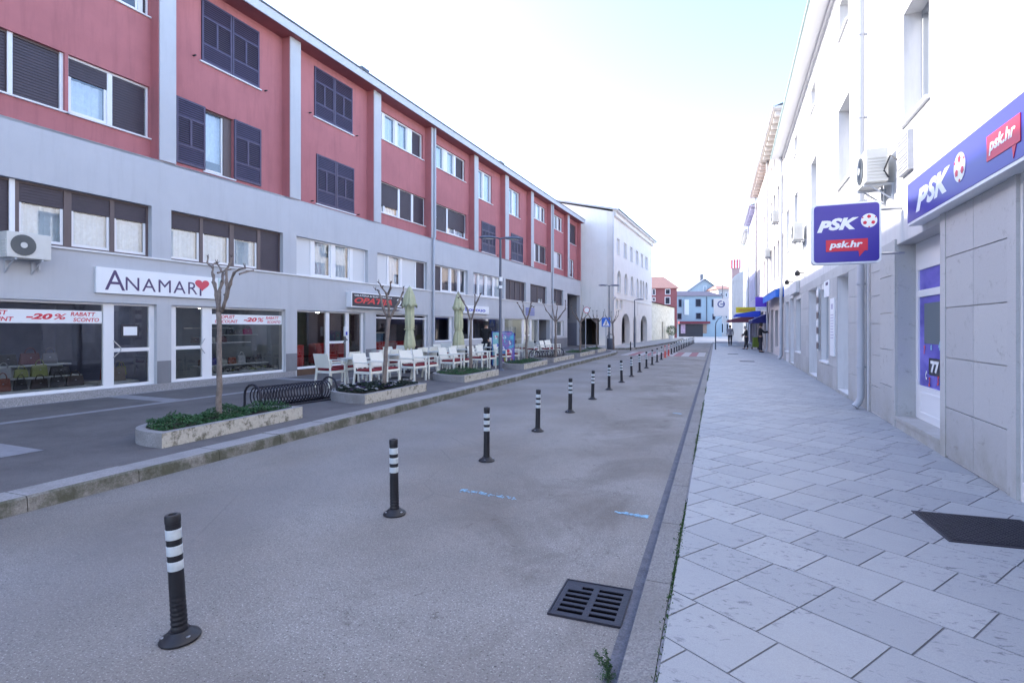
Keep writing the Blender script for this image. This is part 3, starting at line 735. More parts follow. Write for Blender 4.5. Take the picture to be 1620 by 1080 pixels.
W_(15.85, su(738), LZ, M_PVC, [(15.85,s_[0],'r'),(s_[0],s_[1],'r'),(s_[1],s_[2],'m'),(s_[2],s_[3],'H'),(s_[3],s_[4],'H')], fw=.02)
W_(20.25, su(778.5), (8.64,10.22), M_PVC, [(20.25,su(765.5),'g'),(su(765.5),su(768),'m'),(su(768),su(777),'g')])
W_(24.35, su(822.3), (8.6,10.2), M_PVC, [(24.35,su(812),'g'),(su(812),su(814),'m'),(su(814),su(821),'g')])
s_ = e_(849,851,856,858)
W_(28.4, su(862.8), TZ, M_PVC, [(28.4,s_[0],'g'),(s_[0],s_[1],'m'),(s_[1],s_[2],'g'),(s_[2],s_[3],'m'),(s_[3],su(862),'g')])
W_(28.4, su(864), LZ, M_PVC, [(28.4,su(847.5),'g'),(su(847.5),su(848.5),'m'),(su(848.5),su(854),'r'),(su(854),su(855),'m'),(su(855),su(864),'r')], fw=.02)
W_(32.6, su(889.7), TZ, M_PVC, [(32.6,su(883),'g'),(su(883),su(884.3),'m'),(su(884.3),su(889),'g')])
W_(32.9, su(889.7), LZ, M_PVC, [(32.9,su(882),'w'),(su(882),su(883),'m'),(su(883),su(889),'g')])
W_(36.5, su(911), (8.62,10.25), M_BROWN, [(36.5,su(911),'r')])
W_(36.6, su(908), (5.8,7.3), M_PVC, [(36.6,su(908),'g')])
# mezzanine windows
def M_(i, fm, secs, **k): return win(RB, mez[i][0], mez[i][1], Z0M, Z1M, .13, 1, fm, secs, **k)
z_ = lambda u: su(u, -.13)
M_(0, M_BROWN, [(-6.2,-3.6,'h'),(-3.6,-3.45,'m'),(-3.45,-1.05,'h')])
M_(1, M_BROWN, [(-.9,z_(13),'r'),(z_(13),z_(30),'m'),(z_(30),z_(101),'h'),(z_(101),z_(113),'m'),(z_(113),z_(174),'h'),(z_(174),z_(181),'m'),(z_(181),z_(236),'h')])
m_ = MB(); m_.box(z_(13.5),z_(22.5),.105,.128,Z0M,Z1M); m_.build('white_mullion', M_PVC, RB)
M_(2, M_BROWN, [(mez[2][0],z_(316),'h'),(z_(316),z_(321),'m'),(z_(321),z_(363),'h'),(z_(363),z_(370),'m'),(z_(370),z_(407),'h'),(z_(407),z_(412),'m'),(z_(412),z_(446),'r')])
M_(3, M_PVC, [(mez[3][0],z_(491),'w'),(z_(491),z_(497),'m'),(z_(497),z_(523),'g'),(z_(523),z_(530),'m'),(z_(530),z_(553),'g'),(z_(553),z_(558),'m'),(z_(558),z_(580),'w')])
M_(4, M_PVC, [(mez[4][0],z_(612),'w'),(z_(612),z_(615),'m'),(z_(615),z_(633),'g'),(z_(633),z_(636),'m'),(z_(636),z_(656),'w'),(z_(656),z_(658),'m'),(z_(658),z_(675),'r')])
M_(5, M_PVC, [(mez[5][0],z_(697),'r'),(z_(697),z_(699),'m'),(z_(699),z_(711),'g'),(z_(711),z_(714),'m'),(z_(714),z_(725),'g'),(z_(725),z_(728),'m'),(z_(728),z_(739),'g')], curt=False)
M_(6, M_PVC, [(mez[6][0],z_(756),'g'),(z_(756),z_(758),'m'),(z_(758),z_(768),'g'),(z_(768),z_(770),'m'),(z_(770),z_(780),'g'),(z_(780),z_(782),'m'),(z_(782),z_(797),'g')])
M_(7, M_BROWN, [(mez[7][0],z_(807),'r'),(z_(807),z_(808),'m'),(z_(808),z_(815),'r'),(z_(815),z_(816),'m'),(z_(816),z_(823),'r'),(z_(823),z_(824),'m'),(z_(824),z_(832),'r')])
M_(8, M_BROWN, [(mez[8][0],z_(850),'r'),(z_(850),z_(851),'m'),(z_(851),z_(858),'H'),(z_(858),z_(865),'r')])
M_(9, M_BROWN, [(mez[9][0],z_(880),'H'),(z_(880),z_(881),'m'),(z_(881),z_(891),'r')])
# ---- shops
YS = .10
def shopframe(s0, s1, z0, z1, secs, fm=M_PVC, rail=None, base=.06, name='shop_window', gm=M_SHOPG):
    fr = MB(); gl = MB(); fw = .05
    fr.box(s0, s1, YS, YS+.08, z1-fw, z1); fr.box(s0, s1, YS, YS+.08, z0, z0+base)
    for (a_, b_, k) in secs:
        if k == 'm': fr.box(a_, b_, YS-.003, YS+.078, z0+base, z1-fw)
        else:
            gl.face([(a_, YS+.04, z0+base), (b_, YS+.04, z0+base), (b_, YS+.04, z1-fw), (a_, YS+.04, z1-fw)])
            if k == 'd': fr.box(a_, b_, YS+.01, YS+.07, 1.10, 1.185)
    f = fr.build(name, fm, RB, bevel=0)
    for q_ in gl.f:
        g2 = MB(); g2.face([gl.v[i] for i in q_]); g2.build('pane', gm, f, fix=False)
    return f
t0 = lambda u: su(u, -.1)
f = shopframe(-5.2, su(248,0), .31, 2.2, [(-5.15,-1.7,'g'),(-1.7,-1.62,'m'),(-1.62,t0(163.6),'g'),(t0(163.6),t0(180),'m'),(t0(180),t0(236),'d'),(t0(236),su(248,0),'m')])
def handle(s_p, sg_):
    m_ = MB(); m_.tube([(s_p,YS-.03,.98),(s_p+sg_*.14,YS-.06,1.13),(s_p+sg_*.14,YS-.06,1.19),(s_p,YS-.03,1.36)], .011, 8); m_.build('door_handle', M_METAL, f, smooth=True)
handle(t0(178), 1)
f = shopframe(su(271,0), su(452,0), .31, 2.2, [(su(271,0),t0(278),'m'),(t0(278),t0(320),'d'),(t0(320),t0(335),'m'),(t0(335),t0(448),'g'),(t0(448),su(452,0),'m')])
handle(t0(323), -1)
f = shopframe(su(470,0), su(578,0), .34, 2.2, [(su(470,0),t0(515.5),'g'),(t0(515.5),t0(521),'m'),(t0(521),t0(547),'d'),(t0(547),t0(552),'m'),(t0(552),t0(571),'g'),(t0(571),su(578,0),'m')])
f = shopframe(su(595,0), su(677,0), .34, 2.2, [(su(595,0),t0(650),'g'),(t0(650),t0(654),'m'),(t0(654),t0(672),'g'),(t0(672),su(677,0),'m')])
m_ = MB(); m_.box(su(595,0), su(677,0), YS-.02, YS-.004, 2.0, 2.06); m_.build('rail', M_PVC, f)
f = shopframe(su(685.5,0), su(717.5,0), 1.0, 2.16, [(su(685.5,0),t0(711),'g'),(t0(711),su(717.5,0),'m')])
f = shopframe(su(730,0), su(795,0), 1.02, 2.16, [(su(730,0),t0(742),'g'),(t0(742),t0(748),'m'),(t0(748),t0(769),'g'),(t0(769),t0(772),'m'),(t0(772),su(795,0),'g')])
f = shopframe(su(798.5,0), su(852,0), .30, 2.2, [(su(798.5,0),t0(826),'g'),(t0(826),t0(829),'m'),(t0(829),t0(838),'d'),(t0(838),t0(841),'m'),(t0(841),su(852,0),'g')])
f = shopframe(su(874,0), su(892,0), 1.0, 2.15, [(su(874,0),su(877),'m'),(su(877),su(884),'g'),(su(884),su(886),'m'),(su(886),su(890),'g'),(su(890),su(892,0),'m')])
# rooms
def room(s0, s1, dp, mw, floor=.3, lamps=()):
    m_ = MB(); m_.box(s0, s1, dp, dp+.1, floor, 2.245); m_.box(s0-.1, s0, .281, dp+.1, floor, 2.245); m_.box(s1, s1+.1, .281, dp+.1, floor, 2.245); m_.box(s0-.1, s1+.1, .281, dp+.1, floor-.1, floor)
    o = m_.build('shop_room', mw, RB)
    for (x, y) in lamps:
        l_ = MB(); l_.lathe([(.07,0),(.07,.02)], 12, (x, y, 2.215)); l_.build('ceiling_lamp', M_BULB, o)
    return o
room(-5.6, 3.0, 4.2, mat('navy shop wall', (.19,.22,.35), .8, .15), lamps=[(1.2,1.4),(-.6,2.2),(2.4,1.6)])
room(3.25, 7.0, 3.6, mat('blue grey shop wall', (.24,.28,.33), .8, .1), lamps=[(4.4,1.2),(6.0,.9),(5.6,2.0)])
room(7.3, 11.05, 4.0, mat('brown cafe wall', (.07,.045,.045), .8, .2), lamps=[(8.0,1.0),(9.8,1.2),(10.6,2.2)])
room(11.25, 15.1, 4.0, mat('dim cafe wall', (.10,.10,.13), .8, .2), lamps=[(12,1.4),(14.2,1.6)])
room(15.4, 17.5, 3.5, M_ROOM); room(17.8, 23.0, 3.5, M_ROOM, lamps=[(20,1.5)])
room(23.3, sa_-.31, 2.6, mat('bright shop wall', (.85,.85,.78), .8, .05), lamps=[(24.2,.8),(25,1.6),(25.8,.8),(26.6,1.6),(27.4,.8),(28.2,1.6)])
room(31.8, 35.2, 3, M_ROOM)
def textfit(body, w, h, m, parent, x, y, z, flip=False, shear=0., bold=0., ext=.002, name='lettering', space=1.0, rot=None):
    """lettering fitted into a w x h rectangle whose lower left corner (as read) is x, z at depth y"""
    cu = bpy.data.curves.new('t', 'FONT'); cu.body = body; cu.size = 1; cu.shear = shear; cu.offset = bold
    cu.extrude = 0; cu.space_character = space; cu.resolution_u = 3; cu.space_line = .85
    o = bpy.data.objects.new('t', cu); S.collection.objects.link(o)
    dg_ = bpy.context.evaluated_depsgraph_get()
    me = bpy.data.meshes.new_from_object(o.evaluated_get(dg_)); bpy.data.objects.remove(o); bpy.data.curves.remove(cu)
    xs_ = [v.co.x for v in me.vertices]; ys_ = [v.co.y for v in me.vertices]
    x0, x1, y0, y1 = min(xs_), max(xs_), min(ys_), max(ys_); sg = -1 if flip else 1
    for v in me.vertices:
        a_ = (v.co.x-x0)/(x1-x0)*w; b_ = (v.co.y-y0)/(y1-y0)*h
        v.co = Vector((x+sg*a_, y, z+b_))
    if rot: me.transform(rot)
    me.materials.clear(); me.materials.append(m); me.name = name
    t = bpy.data.objects.new(name, me); S.collection.objects.link(t); t.parent = parent
    return t
def rrect(x0, x1, z0, z1, r, n=5):
    P_ = []
    for (cx_, cz_, a0) in ((x1-r,z1-r,0),(x0+r,z1-r,90),(x0+r,z0+r,180),(x1-r,z0+r,270)):
        for k in range(n+1):
            an = rad(a0+90*k/n); P_.append((cx_+r*math.cos(an), cz_+r*math.sin(an)))
    return P_
# ---- signs on the red building
def lsign(name, label, s_p, off=0, z=0, cat='sign', group=None): return thing(name, label, cat, LF.w(s_p, off, z), LF.rz, group)
sg = lsign('shop_sign', 'white shop sign with dark violet lettering and a red heart above the glass doors', 1.61, .0, 2.40)
m_ = MB(); m_.box(0, 2.93, -.07, -.003, 0, .56); m_.build('board', M_SIGNW, sg, bevel=.004)
m_ = MB(); m_.box(2.95, 3.02, -.06, -.003, .0, .56); m_.build('end_strip', mat('pale mint strip', (.55,.68,.66), .5), sg)
textfit('A', .42, .44, M_INK, sg, .17, -.072, .075); textfit('NAMAR', 1.74, .30, M_INK, sg, .60, -.072, .09, space=1.12); textfit('I', .05, .30, M_INK, sg, 2.40, -.072, .06)
ht = []
for k in range(40):
    t = 2*math.pi*k/40; x = 16*math.sin(t)**3; z = 13*math.cos(t)-5*math.cos(2*t)-2*math.cos(3*t)-math.cos(4*t); ht.append((2.47+x*.0098*1.25, .345+z*.0098))
m_ = MB(); m_.slab(ht, -.078, -.0725); m_.build('heart_emblem', mat('heart red', (.62,.06,.10), .4), sg)
sg = lsign('shop_sign', 'dark boxed cafe sign with red slanted lettering and a white number two', su(555,.2), .0, 2.37)
L_ = su(638,.2)-su(555,.2)
m_ = MB(); m_.box(0, L_, -.22, -.003, 0, .54); m_.build('box', M_PVC, sg, bevel=.004)
m_ = MB(); m_.box(.05, L_-.04, -.226, -.2205, .04, .50); m_.build('face', M_CHAR, sg)
textfit('GELATERIA & SLASTIČARNICA', L_*.70, .075, M_SIGNW, sg, .16, -.228, .395, bold=.012)
textfit('OPATIJA', L_*.70, .27, mat('cafe red', (.62,.05,.05), .5), sg, .16, -.228, .085, shear=.3, bold=.035)
textfit('2', L_*.11, .33, M_SIGNW, sg, L_*.85, -.228, .085)
sg = lsign('shop_sign', 'white shop sign with rounded blue lettering behind the third bare tree', su(729,.1), .0, 2.37)
m_ = MB(); m_.box(0, su(773,.1)-su(729,.1), -.12, -.003, 0, .40); m_.build('board', M_SIGNW, sg, bevel=.004)
textfit('bonouo', 2.3, .20, M_BLUE, sg, .42, -.122, .10, bold=.03)
s1_ = su(833,.06)
sg = lsign('shop_sign', 'small blue striped sign with pale lines on the grey wall, farther down the block', s1_, .0, 2.45)
m_ = MB(); [m_.box(0, su(846,.06)-s1_, -.05, -.003, k*.13, k*.13+.085) for k in range(4)]; m_.build('blue_bar', mat('muted sign blue', (.16,.20,.48), .5), sg)
# red sale banners inside the shop windows
for (s0_, s1_, wd_, lb) in ((t0(162.5)-2.37, t0(162.5), 1, 'white sale banner with red lettering across the large left shop window'), (t0(336), t0(447), 0, 'white sale banner with red lettering in the shop window behind the bare tree')):
    bn = thing('sale_banner', lb, 'banner', LF.w(s0_, -.128, 1.74), LF.rz); L_ = s1_-s0_
    m_ = MB(); m_.box(0, L_, 0, .004, 0, .27); m_.build('sheet', M_SIGNW, bn)
    RD_ = M_SIGNR
    textfit('POPUST', L_*.21, .09, RD_, bn, L_*.09, -.003, .155, shear=.2, bold=.02); textfit('DISCOUNT', L_*.30, .085, RD_, bn, L_*.04, -.003, .035, shear=.2, bold=.02)
    textfit('-20', L_*.19, .12, RD_, bn, L_*.42, -.003, .075, shear=.25, bold=.045); textfit('%', L_*.10, .12, RD_, bn, L_*.615, -.003, .075, shear=.2, bold=.015)
    textfit('RABATT', L_*.20, .08, RD_, bn, L_*.745, -.003, .155, shear=.2, bold=.02); textfit('SCONTO', L_*.21, .08, RD_, bn, L_*.765, -.003, .035, shear=.2, bold=.02)
# ---- notice frame in the glass door
nf = lsign('notice', 'small framed white notice hanging in the left glass door', t0(191), -.1, 1.42, 'notice')
m_ = MB(); m_.box(0, .40, -.012, -.002, 0, .30); m_.build('frame', M_CHAR, nf); m_ = MB(); m_.box(.05, .35, -.015, -.0125, .05, .25); m_.build('paper', M_SIGNW, nf)
# ---- air conditioners
def aircon(name, label, loc, rz, w, h, d, out, fan_left=.42, group='air conditioners on the walls'):
    """out = local y direction away from the wall; origin on the wall at the lower corner"""
    t = thing(name, label, 'air conditioner', loc, rz, group); y0 = out*.10; y1 = out*(.10+d)
    m_ = MB(); m_.box(0, w, y0, y1, .06, h); m_.build('casing', M_ACW, t, bevel=.012)
    m_ = MB(); disc(m_, w*fan_left, .06+(h-.06)/2, (h-.06)*.41, y1, y1+out*.012, 0, 28); gr = m_.build('fan_grille', M_ACF, t)
    m_ = MB()
    for k in range(24):
        an = 2*math.pi*k/24; c_ = (w*fan_left, .06+(h-.06)/2); R_ = (h-.06)*.41
        m_.bar((c_[0]+R_*.2*math.cos(an), y1+out*.016, c_[1]+R_*.2*math.sin(an)), (c_[0]+R_*math.cos(an+.15), y1+out*.016, c_[1]+R_*math.sin(an+.15)), .004, .004)
    m_.build('grille_wire', M_LAMP, gr)
    m_ = MB(); disc(m_, w*fan_left, .06+(h-.06)/2, .055, y1+out*.018, y1+out*.026, 0, 16); m_.build('hub', M_ACW, gr)
    m_ = MB(); [m_.box(w-.0+.001, w+.012, y0+out*.03, y1-out*.03, .12+k*.05, .14+k*.05) for k in range(int((h-.2)/.05))]
    m_.build('side_louvre', M_ACW, t); m_ = MB(); [m_.box(-.012, -.001, y0+out*.03, y1-out*.03, .12+k*.05, .14+k*.05) for k in range(int((h-.2)/.05))]; m_.build('side_louvre', M_ACW, t)
    for x in (.12, w-.16): m_ = MB(); m_.box(x, x+.035, 0, y1, .02, .055); m_.box(x, x+.035, 0, out*.03, -.22, .02); m_.bar((x+.017, out*.02, -.2), (x+.017, y1*.8, .03), .02, .02); m_.build('bracket', M_PIPE, t)
    m_ = MB(); m_.tube([(w*.9, y0, .3),(w*.93, out*.04, .25),(w*.95, out*.03, -.1),(w*.95, out*.0, -.14)], .018, 6); m_.build('hose', M_PIPEW, t)
    return t
aircon('air_conditioner', 'cream air conditioner under the brown windows of the red building, at the left edge', LF.w(-.06, 0, 2.90), LF.rz, .70, .54, .28, -1, .36)
# ---- right facade signs
def rthing(name, label, cat, s_p, off=0, z=0, group=None): return thing(name, label, cat, RF.w(s_p, off, z), RF.rz, group)
fs = rthing('fascia_sign', 'long blue betting shop sign board over the stone clad shopfront at the right edge', 'sign', -1.9, 0, 3.0)
F1 = RF.s_(1435,.17)+1.9
m_ = MB(); m_.box(0, F1, .003, .165, 0, .585); m_.build('box', M_SIGNW, fs, bevel=.004)
m_ = MB(); m_.box(.0, F1-.02, .1655, .170, .035, .55); m_.build('face', M_PSK, fs)
fa = lambda u: RF.s_(u,.17)+1.9
textfit('P', fa(1449)-fa(1469), .27, M_SIGNW, fs, fa(1449), .172, .11, True, .3, .06)
textfit('SK', fa(1466)-fa(1503), .27, M_SIGNW, fs, fa(1466), .172, .135, True, .3, .045)
ball_logo(fs, fa(1518.5), .30, .15, .1705, True, 1)
x1_ = fa(1562); m_ = MB(); m_.slab([(x1_,.17),(x1_-.62,.17),(x1_-.62,.40),(x1_,.40)], .1705, .176); m_.slab([(x1_-.62,.165),(x1_-.55,.165),(x1_-.5,.06),(x1_-.48,.165)], .1705, .1745); m_.build('red_flag', M_SIGNR, fs)
textfit('psk.hr', .50, .15, M_SIGNW, fs, x1_-.05, .178, .21, True, .2, .035)
# box sign on brackets, perpendicular to the wall
by = 9.5
bs = thing('box_sign', 'blue square box sign with white border hung out from the wall over the pavement', 'sign', (1.39, by, 2.62), rad(-1.3))
m_ = MB(); m_.slab(rrect(0,.915,0,.93,.055), 0, .14); m_.build('casing', M_SIGNW, bs, bevel=.004)
m_ = MB(); m_.slab(rrect(.028,.887,.028,.902,.05), -.006, -.0005); m_.build('face', M_PSK, bs)
textfit('P', .20, .18, M_SIGNW, bs, .07, -.008, .49, False, .3, .06); textfit('SK', .40, .185, M_SIGNW, bs, .225, -.008, .515, False, .3, .05)
ball_logo(bs, .755, .635, .105, -.0065)
m_ = MB(); m_.slab([(.19,.19),(.74,.19),(.74,.37),(.19,.37)], -.011, -.0065); m_.slab([(.62,.189),(.70,.189),(.63,.10)], -.010, -.0065); m_.build('red_flag', M_SIGNR, bs)
textfit('psk.hr', .44, .13, M_SIGNW, bs, .235, -.0125, .215, False, .2, .035)
m_ = MB(); m_.tube([(.915,.07,.80),(1.22,.07,.80)], .02, 8); m_.tube([(.915,.07,.14),(1.22,.07,.14)], .02, 8); m_.build('bracket', M_METAL, bs)
aircon('air_conditioner', 'cream air conditioner on a wall bracket just above the blue box sign', RF.w(3.85, 0, 3.86), RF.rz, .74, .58, .30, 1, .5)
vt = rthing('wall_louvre', 'dark louvred vent box with loose cable on the white wall beside the air conditioner', 'vent', 3.0, 0, 3.86)
m_ = MB(); m_.box(0,.50,.002,.07,0,.55); m_.build('box', M_ROOFG, vt)
m_ = MB(); [m_.box(.03,.47,.07,.08,.04+k*.05,.065+k*.05) for k in range(10)]; m_.build('louvre', M_ROOFG, vt)
m_ = MB(); m_.tube([(.6,.05,.3),(.75,.10,.42),(.85,.16,.22),(.83,.1,.1)], .012, 6); m_.build('cable', M_BLK, vt)
# ================================================================== RIGHT BUILDINGS
M_RBACK = mat('dim room backing', (.10,.15,.18), .8, .2, 5)  # dark bluish colour stands in for the dim room behind the glass
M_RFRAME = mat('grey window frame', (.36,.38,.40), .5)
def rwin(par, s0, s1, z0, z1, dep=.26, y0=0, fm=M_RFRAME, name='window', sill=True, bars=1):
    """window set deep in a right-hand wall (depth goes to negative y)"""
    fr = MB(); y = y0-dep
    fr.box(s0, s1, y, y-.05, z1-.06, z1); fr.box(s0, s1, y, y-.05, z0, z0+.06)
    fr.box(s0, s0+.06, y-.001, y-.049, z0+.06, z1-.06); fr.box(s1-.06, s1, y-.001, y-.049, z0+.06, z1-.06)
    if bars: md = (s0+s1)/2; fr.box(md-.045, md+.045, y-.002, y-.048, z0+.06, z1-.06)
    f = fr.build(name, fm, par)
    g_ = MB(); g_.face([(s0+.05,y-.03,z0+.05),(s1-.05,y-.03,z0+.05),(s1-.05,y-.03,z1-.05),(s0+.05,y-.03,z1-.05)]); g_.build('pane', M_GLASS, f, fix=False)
    g_ = MB(); g_.box(s0, s1, y-.12, y-.13, z0, z1); g_.build('curtain', M_RBACK, f)  # flat backing painted as the dim interior, not a hung curtain
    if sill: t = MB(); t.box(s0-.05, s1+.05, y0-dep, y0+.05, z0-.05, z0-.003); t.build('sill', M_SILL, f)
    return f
# A: stone clad betting shop building
BA = thing('betting_shop_building', 'white plastered building with grey stone cladding on its ground floor at the right edge', 'building', (*RF.p, 0), RF.rz)
AS0, AS1 = -18., 5.42
opsA = [(2.37,3.47,4.63,6.24),(-1.3,-.2,4.63,6.24),(-5,-3.9,4.63,6.24),(2.37,3.47,7.9,9.4),(-1.3,-.2,7.9,9.4),(-5,-3.9,7.9,9.4)]
opsG = [(1.89,3.81,.30,2.92),(-3.2,-.02,.30,2.92)]
m_ = MB(); m_.wall(AS0, AS1, .1, 10.2, 0, -.4, opsA+opsG); m_.build('wall', M_WHITE, BA)
for o_ in opsA: rwin(BA, *o_, dep=.22)
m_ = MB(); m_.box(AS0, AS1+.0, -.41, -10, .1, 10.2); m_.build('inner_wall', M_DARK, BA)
m_ = MB(); m_.box(AS0, AS1+.3, .5, -10.4, 10.2, 10.45); m_.build('cornice', M_WHITE, BA)
rows = [.15,.72,1.30,1.88,2.465,3.0]
def panels(mb, s0, s1, rows, y=.022, gap=.004, zg=.005):
    for i in range(len(rows)-1): mb.box(s0+gap, s1-gap, .001, y, rows[i]+zg, rows[i+1]-zg)
m_ = MB()
for (a_, b_) in ((.19,.95),(.95,1.72)): panels(m_, a_, b_, rows)
m_.box(1.723,1.883,.001,.030,.13,3.0); m_.box(.023,.188,.001,.030,.13,3.0); m_.build('stone_cladding', M_CLAD, BA, bevel=.002); m_ = MB()
for k in range(14): panels(m_, -3.35-.76*(k+1), -3.35-.76*k, rows)
m_.box(-3.347,-3.202,.001,.030,.13,3.0); m_.build('stone_cladding', M_CLAD, BA); m_ = MB()
panels(m_, 3.98, 4.72, rows); panels(m_, 4.74, 5.40, [.15,.63,1.17,1.72,2.2,2.62,3.05], .014)
for (a_, b_) in ((3.815,3.98),): m_.box(a_+.003, b_-.002, .001, .030, .13, 3.0)
m_.build('stone_cladding', M_CLAD, BA, bevel=.002)
m_ = MB(); m_.box(1.896,3.804,-.001,-.30,2.911,2.917); m_.box(3.805,3.809,0,-.30,.30,2.92); m_.box(1.891,1.895,0,-.30,.30,2.92); m_.build('door_reveal', M_CLAD, BA)
m_ = MB(); m_.box(1.885, 3.82, .032, -.30, .245, .302); m_.box(1.885,3.82,.018,-.05,.12,.245); m_.build('doorstep', M_CLAD, BA, bevel=.004)
dr = MB(); yd = -.235
for (z0_, z1_) in ((.302,.80),(2.10,2.20),(2.50,2.91)):
    dr.box(2.0, 3.805, yd, yd-.06, z0_, z1_)
dr.box(2.0,2.12,yd-.001,yd-.059,.8,2.1); dr.box(3.70,3.805,yd-.001,yd-.059,.8,2.1); dr.box(2.0,2.12,yd-.001,yd-.059,2.2,2.5); dr.box(3.70,3.805,yd-.001,yd-.059,2.2,2.5); dr.box(1.9,2.0,yd-.002,yd-.06,.302,2.91)
dr.box(2.2,3.6,yd+.006,yd,.38,.42); dr.box(2.2,3.6,yd+.006,yd,.68,.72); dr.box(3.56,3.6,yd+.005,yd,.42,.68); dr.box(2.2,2.24,yd+.005,yd,.42,.68)
door = dr.build('door', M_PVC, BA, bevel=.003)
q = NT('blue door film', .25); w_ = q.noise(1.1, 3, .5, q.scale((1,1,1.6)), .8)
c = q.mix(q.rng(w_, .35, .65), (.05,.035,.34), (.16,.13,.60)); M_FILM = q.done(c)
m_ = MB(); m_.box(2.12,3.70,yd-.025,yd-.035,.8,2.1); m_.box(2.12,3.70,yd-.025,yd-.035,2.2,2.5); m_.build('film', M_FILM, door)
m_ = MB(); m_.box(2.12,3.48,yd-.018,yd-.0245,1.42,2.0); m_.build('window', mat('dim door glass', (.10,.13,.15), .15), door)
rs_ = random.Random(2)
for k, (s_, z_q, ch) in enumerate(((3.5,1.28,'7'),(3.22,1.30,'9'),(3.42,.92,'C'),(3.3,.84,'2'),(2.9,1.36,'4'),(2.7,.95,'8'),(2.95,.88,'5'))):
    textfit(ch, .07, .13, [M_SIGNR, M_LBLUE, M_SIGNW][k % 3], door, s_, yd-.016, z_q-.02, True, .2, .05, name='numeral')
m_ = MB(); m_.slab(rrect(2.80,3.30,.98,1.22,.04), yd-.0245, yd-.020); nb = m_.build('number_plate', M_CHAR, door); textfit('77', .34, .17, M_SIGNW, nb, 3.22, yd-.018, 1.015, True, 0, .06, name='numeral')
# dark shopfront beyond the right edge
m_ = MB(); m_.box(-3.2,-.02,-.2,-.25,.3,2.92); m_.build('shop_window', mat('dark violet glass', (.05,.045,.08), .08), BA)
M_EAVE = mat('white eave boards', (.86,.86,.85), .7)
# B: white building with deep windows
BB = thing('white_building', 'long blown out white building with small deep windows and a grey downpipe at each end', 'building', RF.w(5.46), RF.rz)
BL = 17.15
ob = [(s0-5.46, s1-5.46, z0, z1) for (s0, s1, z0, z1) in ((7.35,8.62,4.9,6.72),(12.1,13.3,4.95,6.78),(16.9,18.0,5.0,6.85),(20.2,21.2,5.0,6.85),(7.5,8.5,8.35,9.15),(12.4,13.3,8.38,9.1),(17.1,18.0,8.4,9.1),
      (7.42,8.75,.2,2.85),(9.95,11.2,.75,2.7),(11.98,13.75,.2,2.85),(15.9,17.4,.75,2.72),(18.2,19.6,.2,2.85),(20.2,21.6,.6,2.8))]
m_ = MB(); m_.wall(0, BL, .1, 9.75, 0, -.45, ob); m_.build('wall', M_WHITE, BB)
for i, o_ in enumerate(ob):
    if i < 7: rwin(BB, *o_, dep=.30, bars=(i < 4))
    elif i in (7, 9, 11):
        d_ = MB(); d_.box(o_[0], o_[1], -.30, -.34, o_[2], o_[3]-.02); dd = d_.build('door', M_PVC, BB)
        h_ = MB(); h_.tube([(o_[0]+.16,-.30,1.1),(o_[0]+.16,-.24,1.12),(o_[0]+.16,-.24,1.5),(o_[0]+.16,-.30,1.52)], .02, 8); h_.build('door_handle', M_BLK, dd, smooth=True)
        d_ = MB(); d_.box(o_[0]-.0, o_[1]+.0, .03, -.30, .12, .198); d_.build('doorstep', M_CLAD, BB)
    else: rwin(BB, *o_, dep=.12)
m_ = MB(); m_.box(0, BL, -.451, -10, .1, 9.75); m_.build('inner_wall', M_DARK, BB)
m_ = MB(); m_.box(-.3, BL+.35, .52, -10.4, 9.75, 9.80, 0); m_.box(-.3, BL+.35, .08, .0, 9.66, 9.748, 0); m_.build('cornice', M_EAVE, BB)
m_ = MB(); m_.tube([(-.3,.54,9.81),(BL+.35,.54,9.81)], .035, 8); m_.build('gutter', mat('mint gutter', (.42,.55,.52), .5), BB)
m_ = MB(); rr_ = [.13,.68,1.2,1.74,2.28,2.85,3.1]
segs = [(0.02,.55),(.62,1.28),(1.30,1.95)]
def freeseg(a_, b_):
    for k in range(len(rr_)-1):
        zc = (rr_[k]+rr_[k+1])/2
        if not any(o_[0]-.02 < (a_+b_)/2 < o_[1]+.02 and o_[2]-.2 < zc < o_[3]+.1 for o_ in ob): m_.box(a_+.003, b_-.003, .001, .012, rr_[k]+.003, rr_[k+1]-.003)
edges = sorted({.02, BL-.02} | {c_ for o_ in ob if o_[2] < 1 for c_ in o_[:2]})
for i in range(len(edges)-1):
    a_, b_ = edges[i], edges[i+1]; n_ = max(1, round((b_-a_)/.75))
    for k in range(n_): freeseg(a_+(b_-a_)*k/n_, a_+(b_-a_)*(k+1)/n_)
m_.build('stone_cladding', M_CLAD, BB)
def dpipe(par, x, z1, y=.09, r=.05, shoe=True, m=M_PIPE, sgy=1):
    m_ = MB(); pts = [(x,y*sgy,z1),(x,y*sgy,.36)]
    if shoe: pts += [(x,y*sgy+.03,.26),(x-.02,(y+.10)*sgy,.17)]
    m_.tube(pts, r, 12)
    z = .9
    while z < z1: m_.tube([(x,y*sgy,z),(x,y*sgy,z+.03)], r*1.22, 12); m_.box(x-.01,x+.01,0,y*sgy,z,z+.03); z += 1.55
    return m_.build('downpipe', m, par, smooth=True)
dpipe(BB, .30, 9.7, .10, .062); dpipe(BB, BL+.02, 9.7, .12, .07)
m_ = MB(); m_.tube([(-.03,.05,9.7),(-.03,.05,.14)], .016, 8); m_.build('conduit', M_PIPEW, BB)
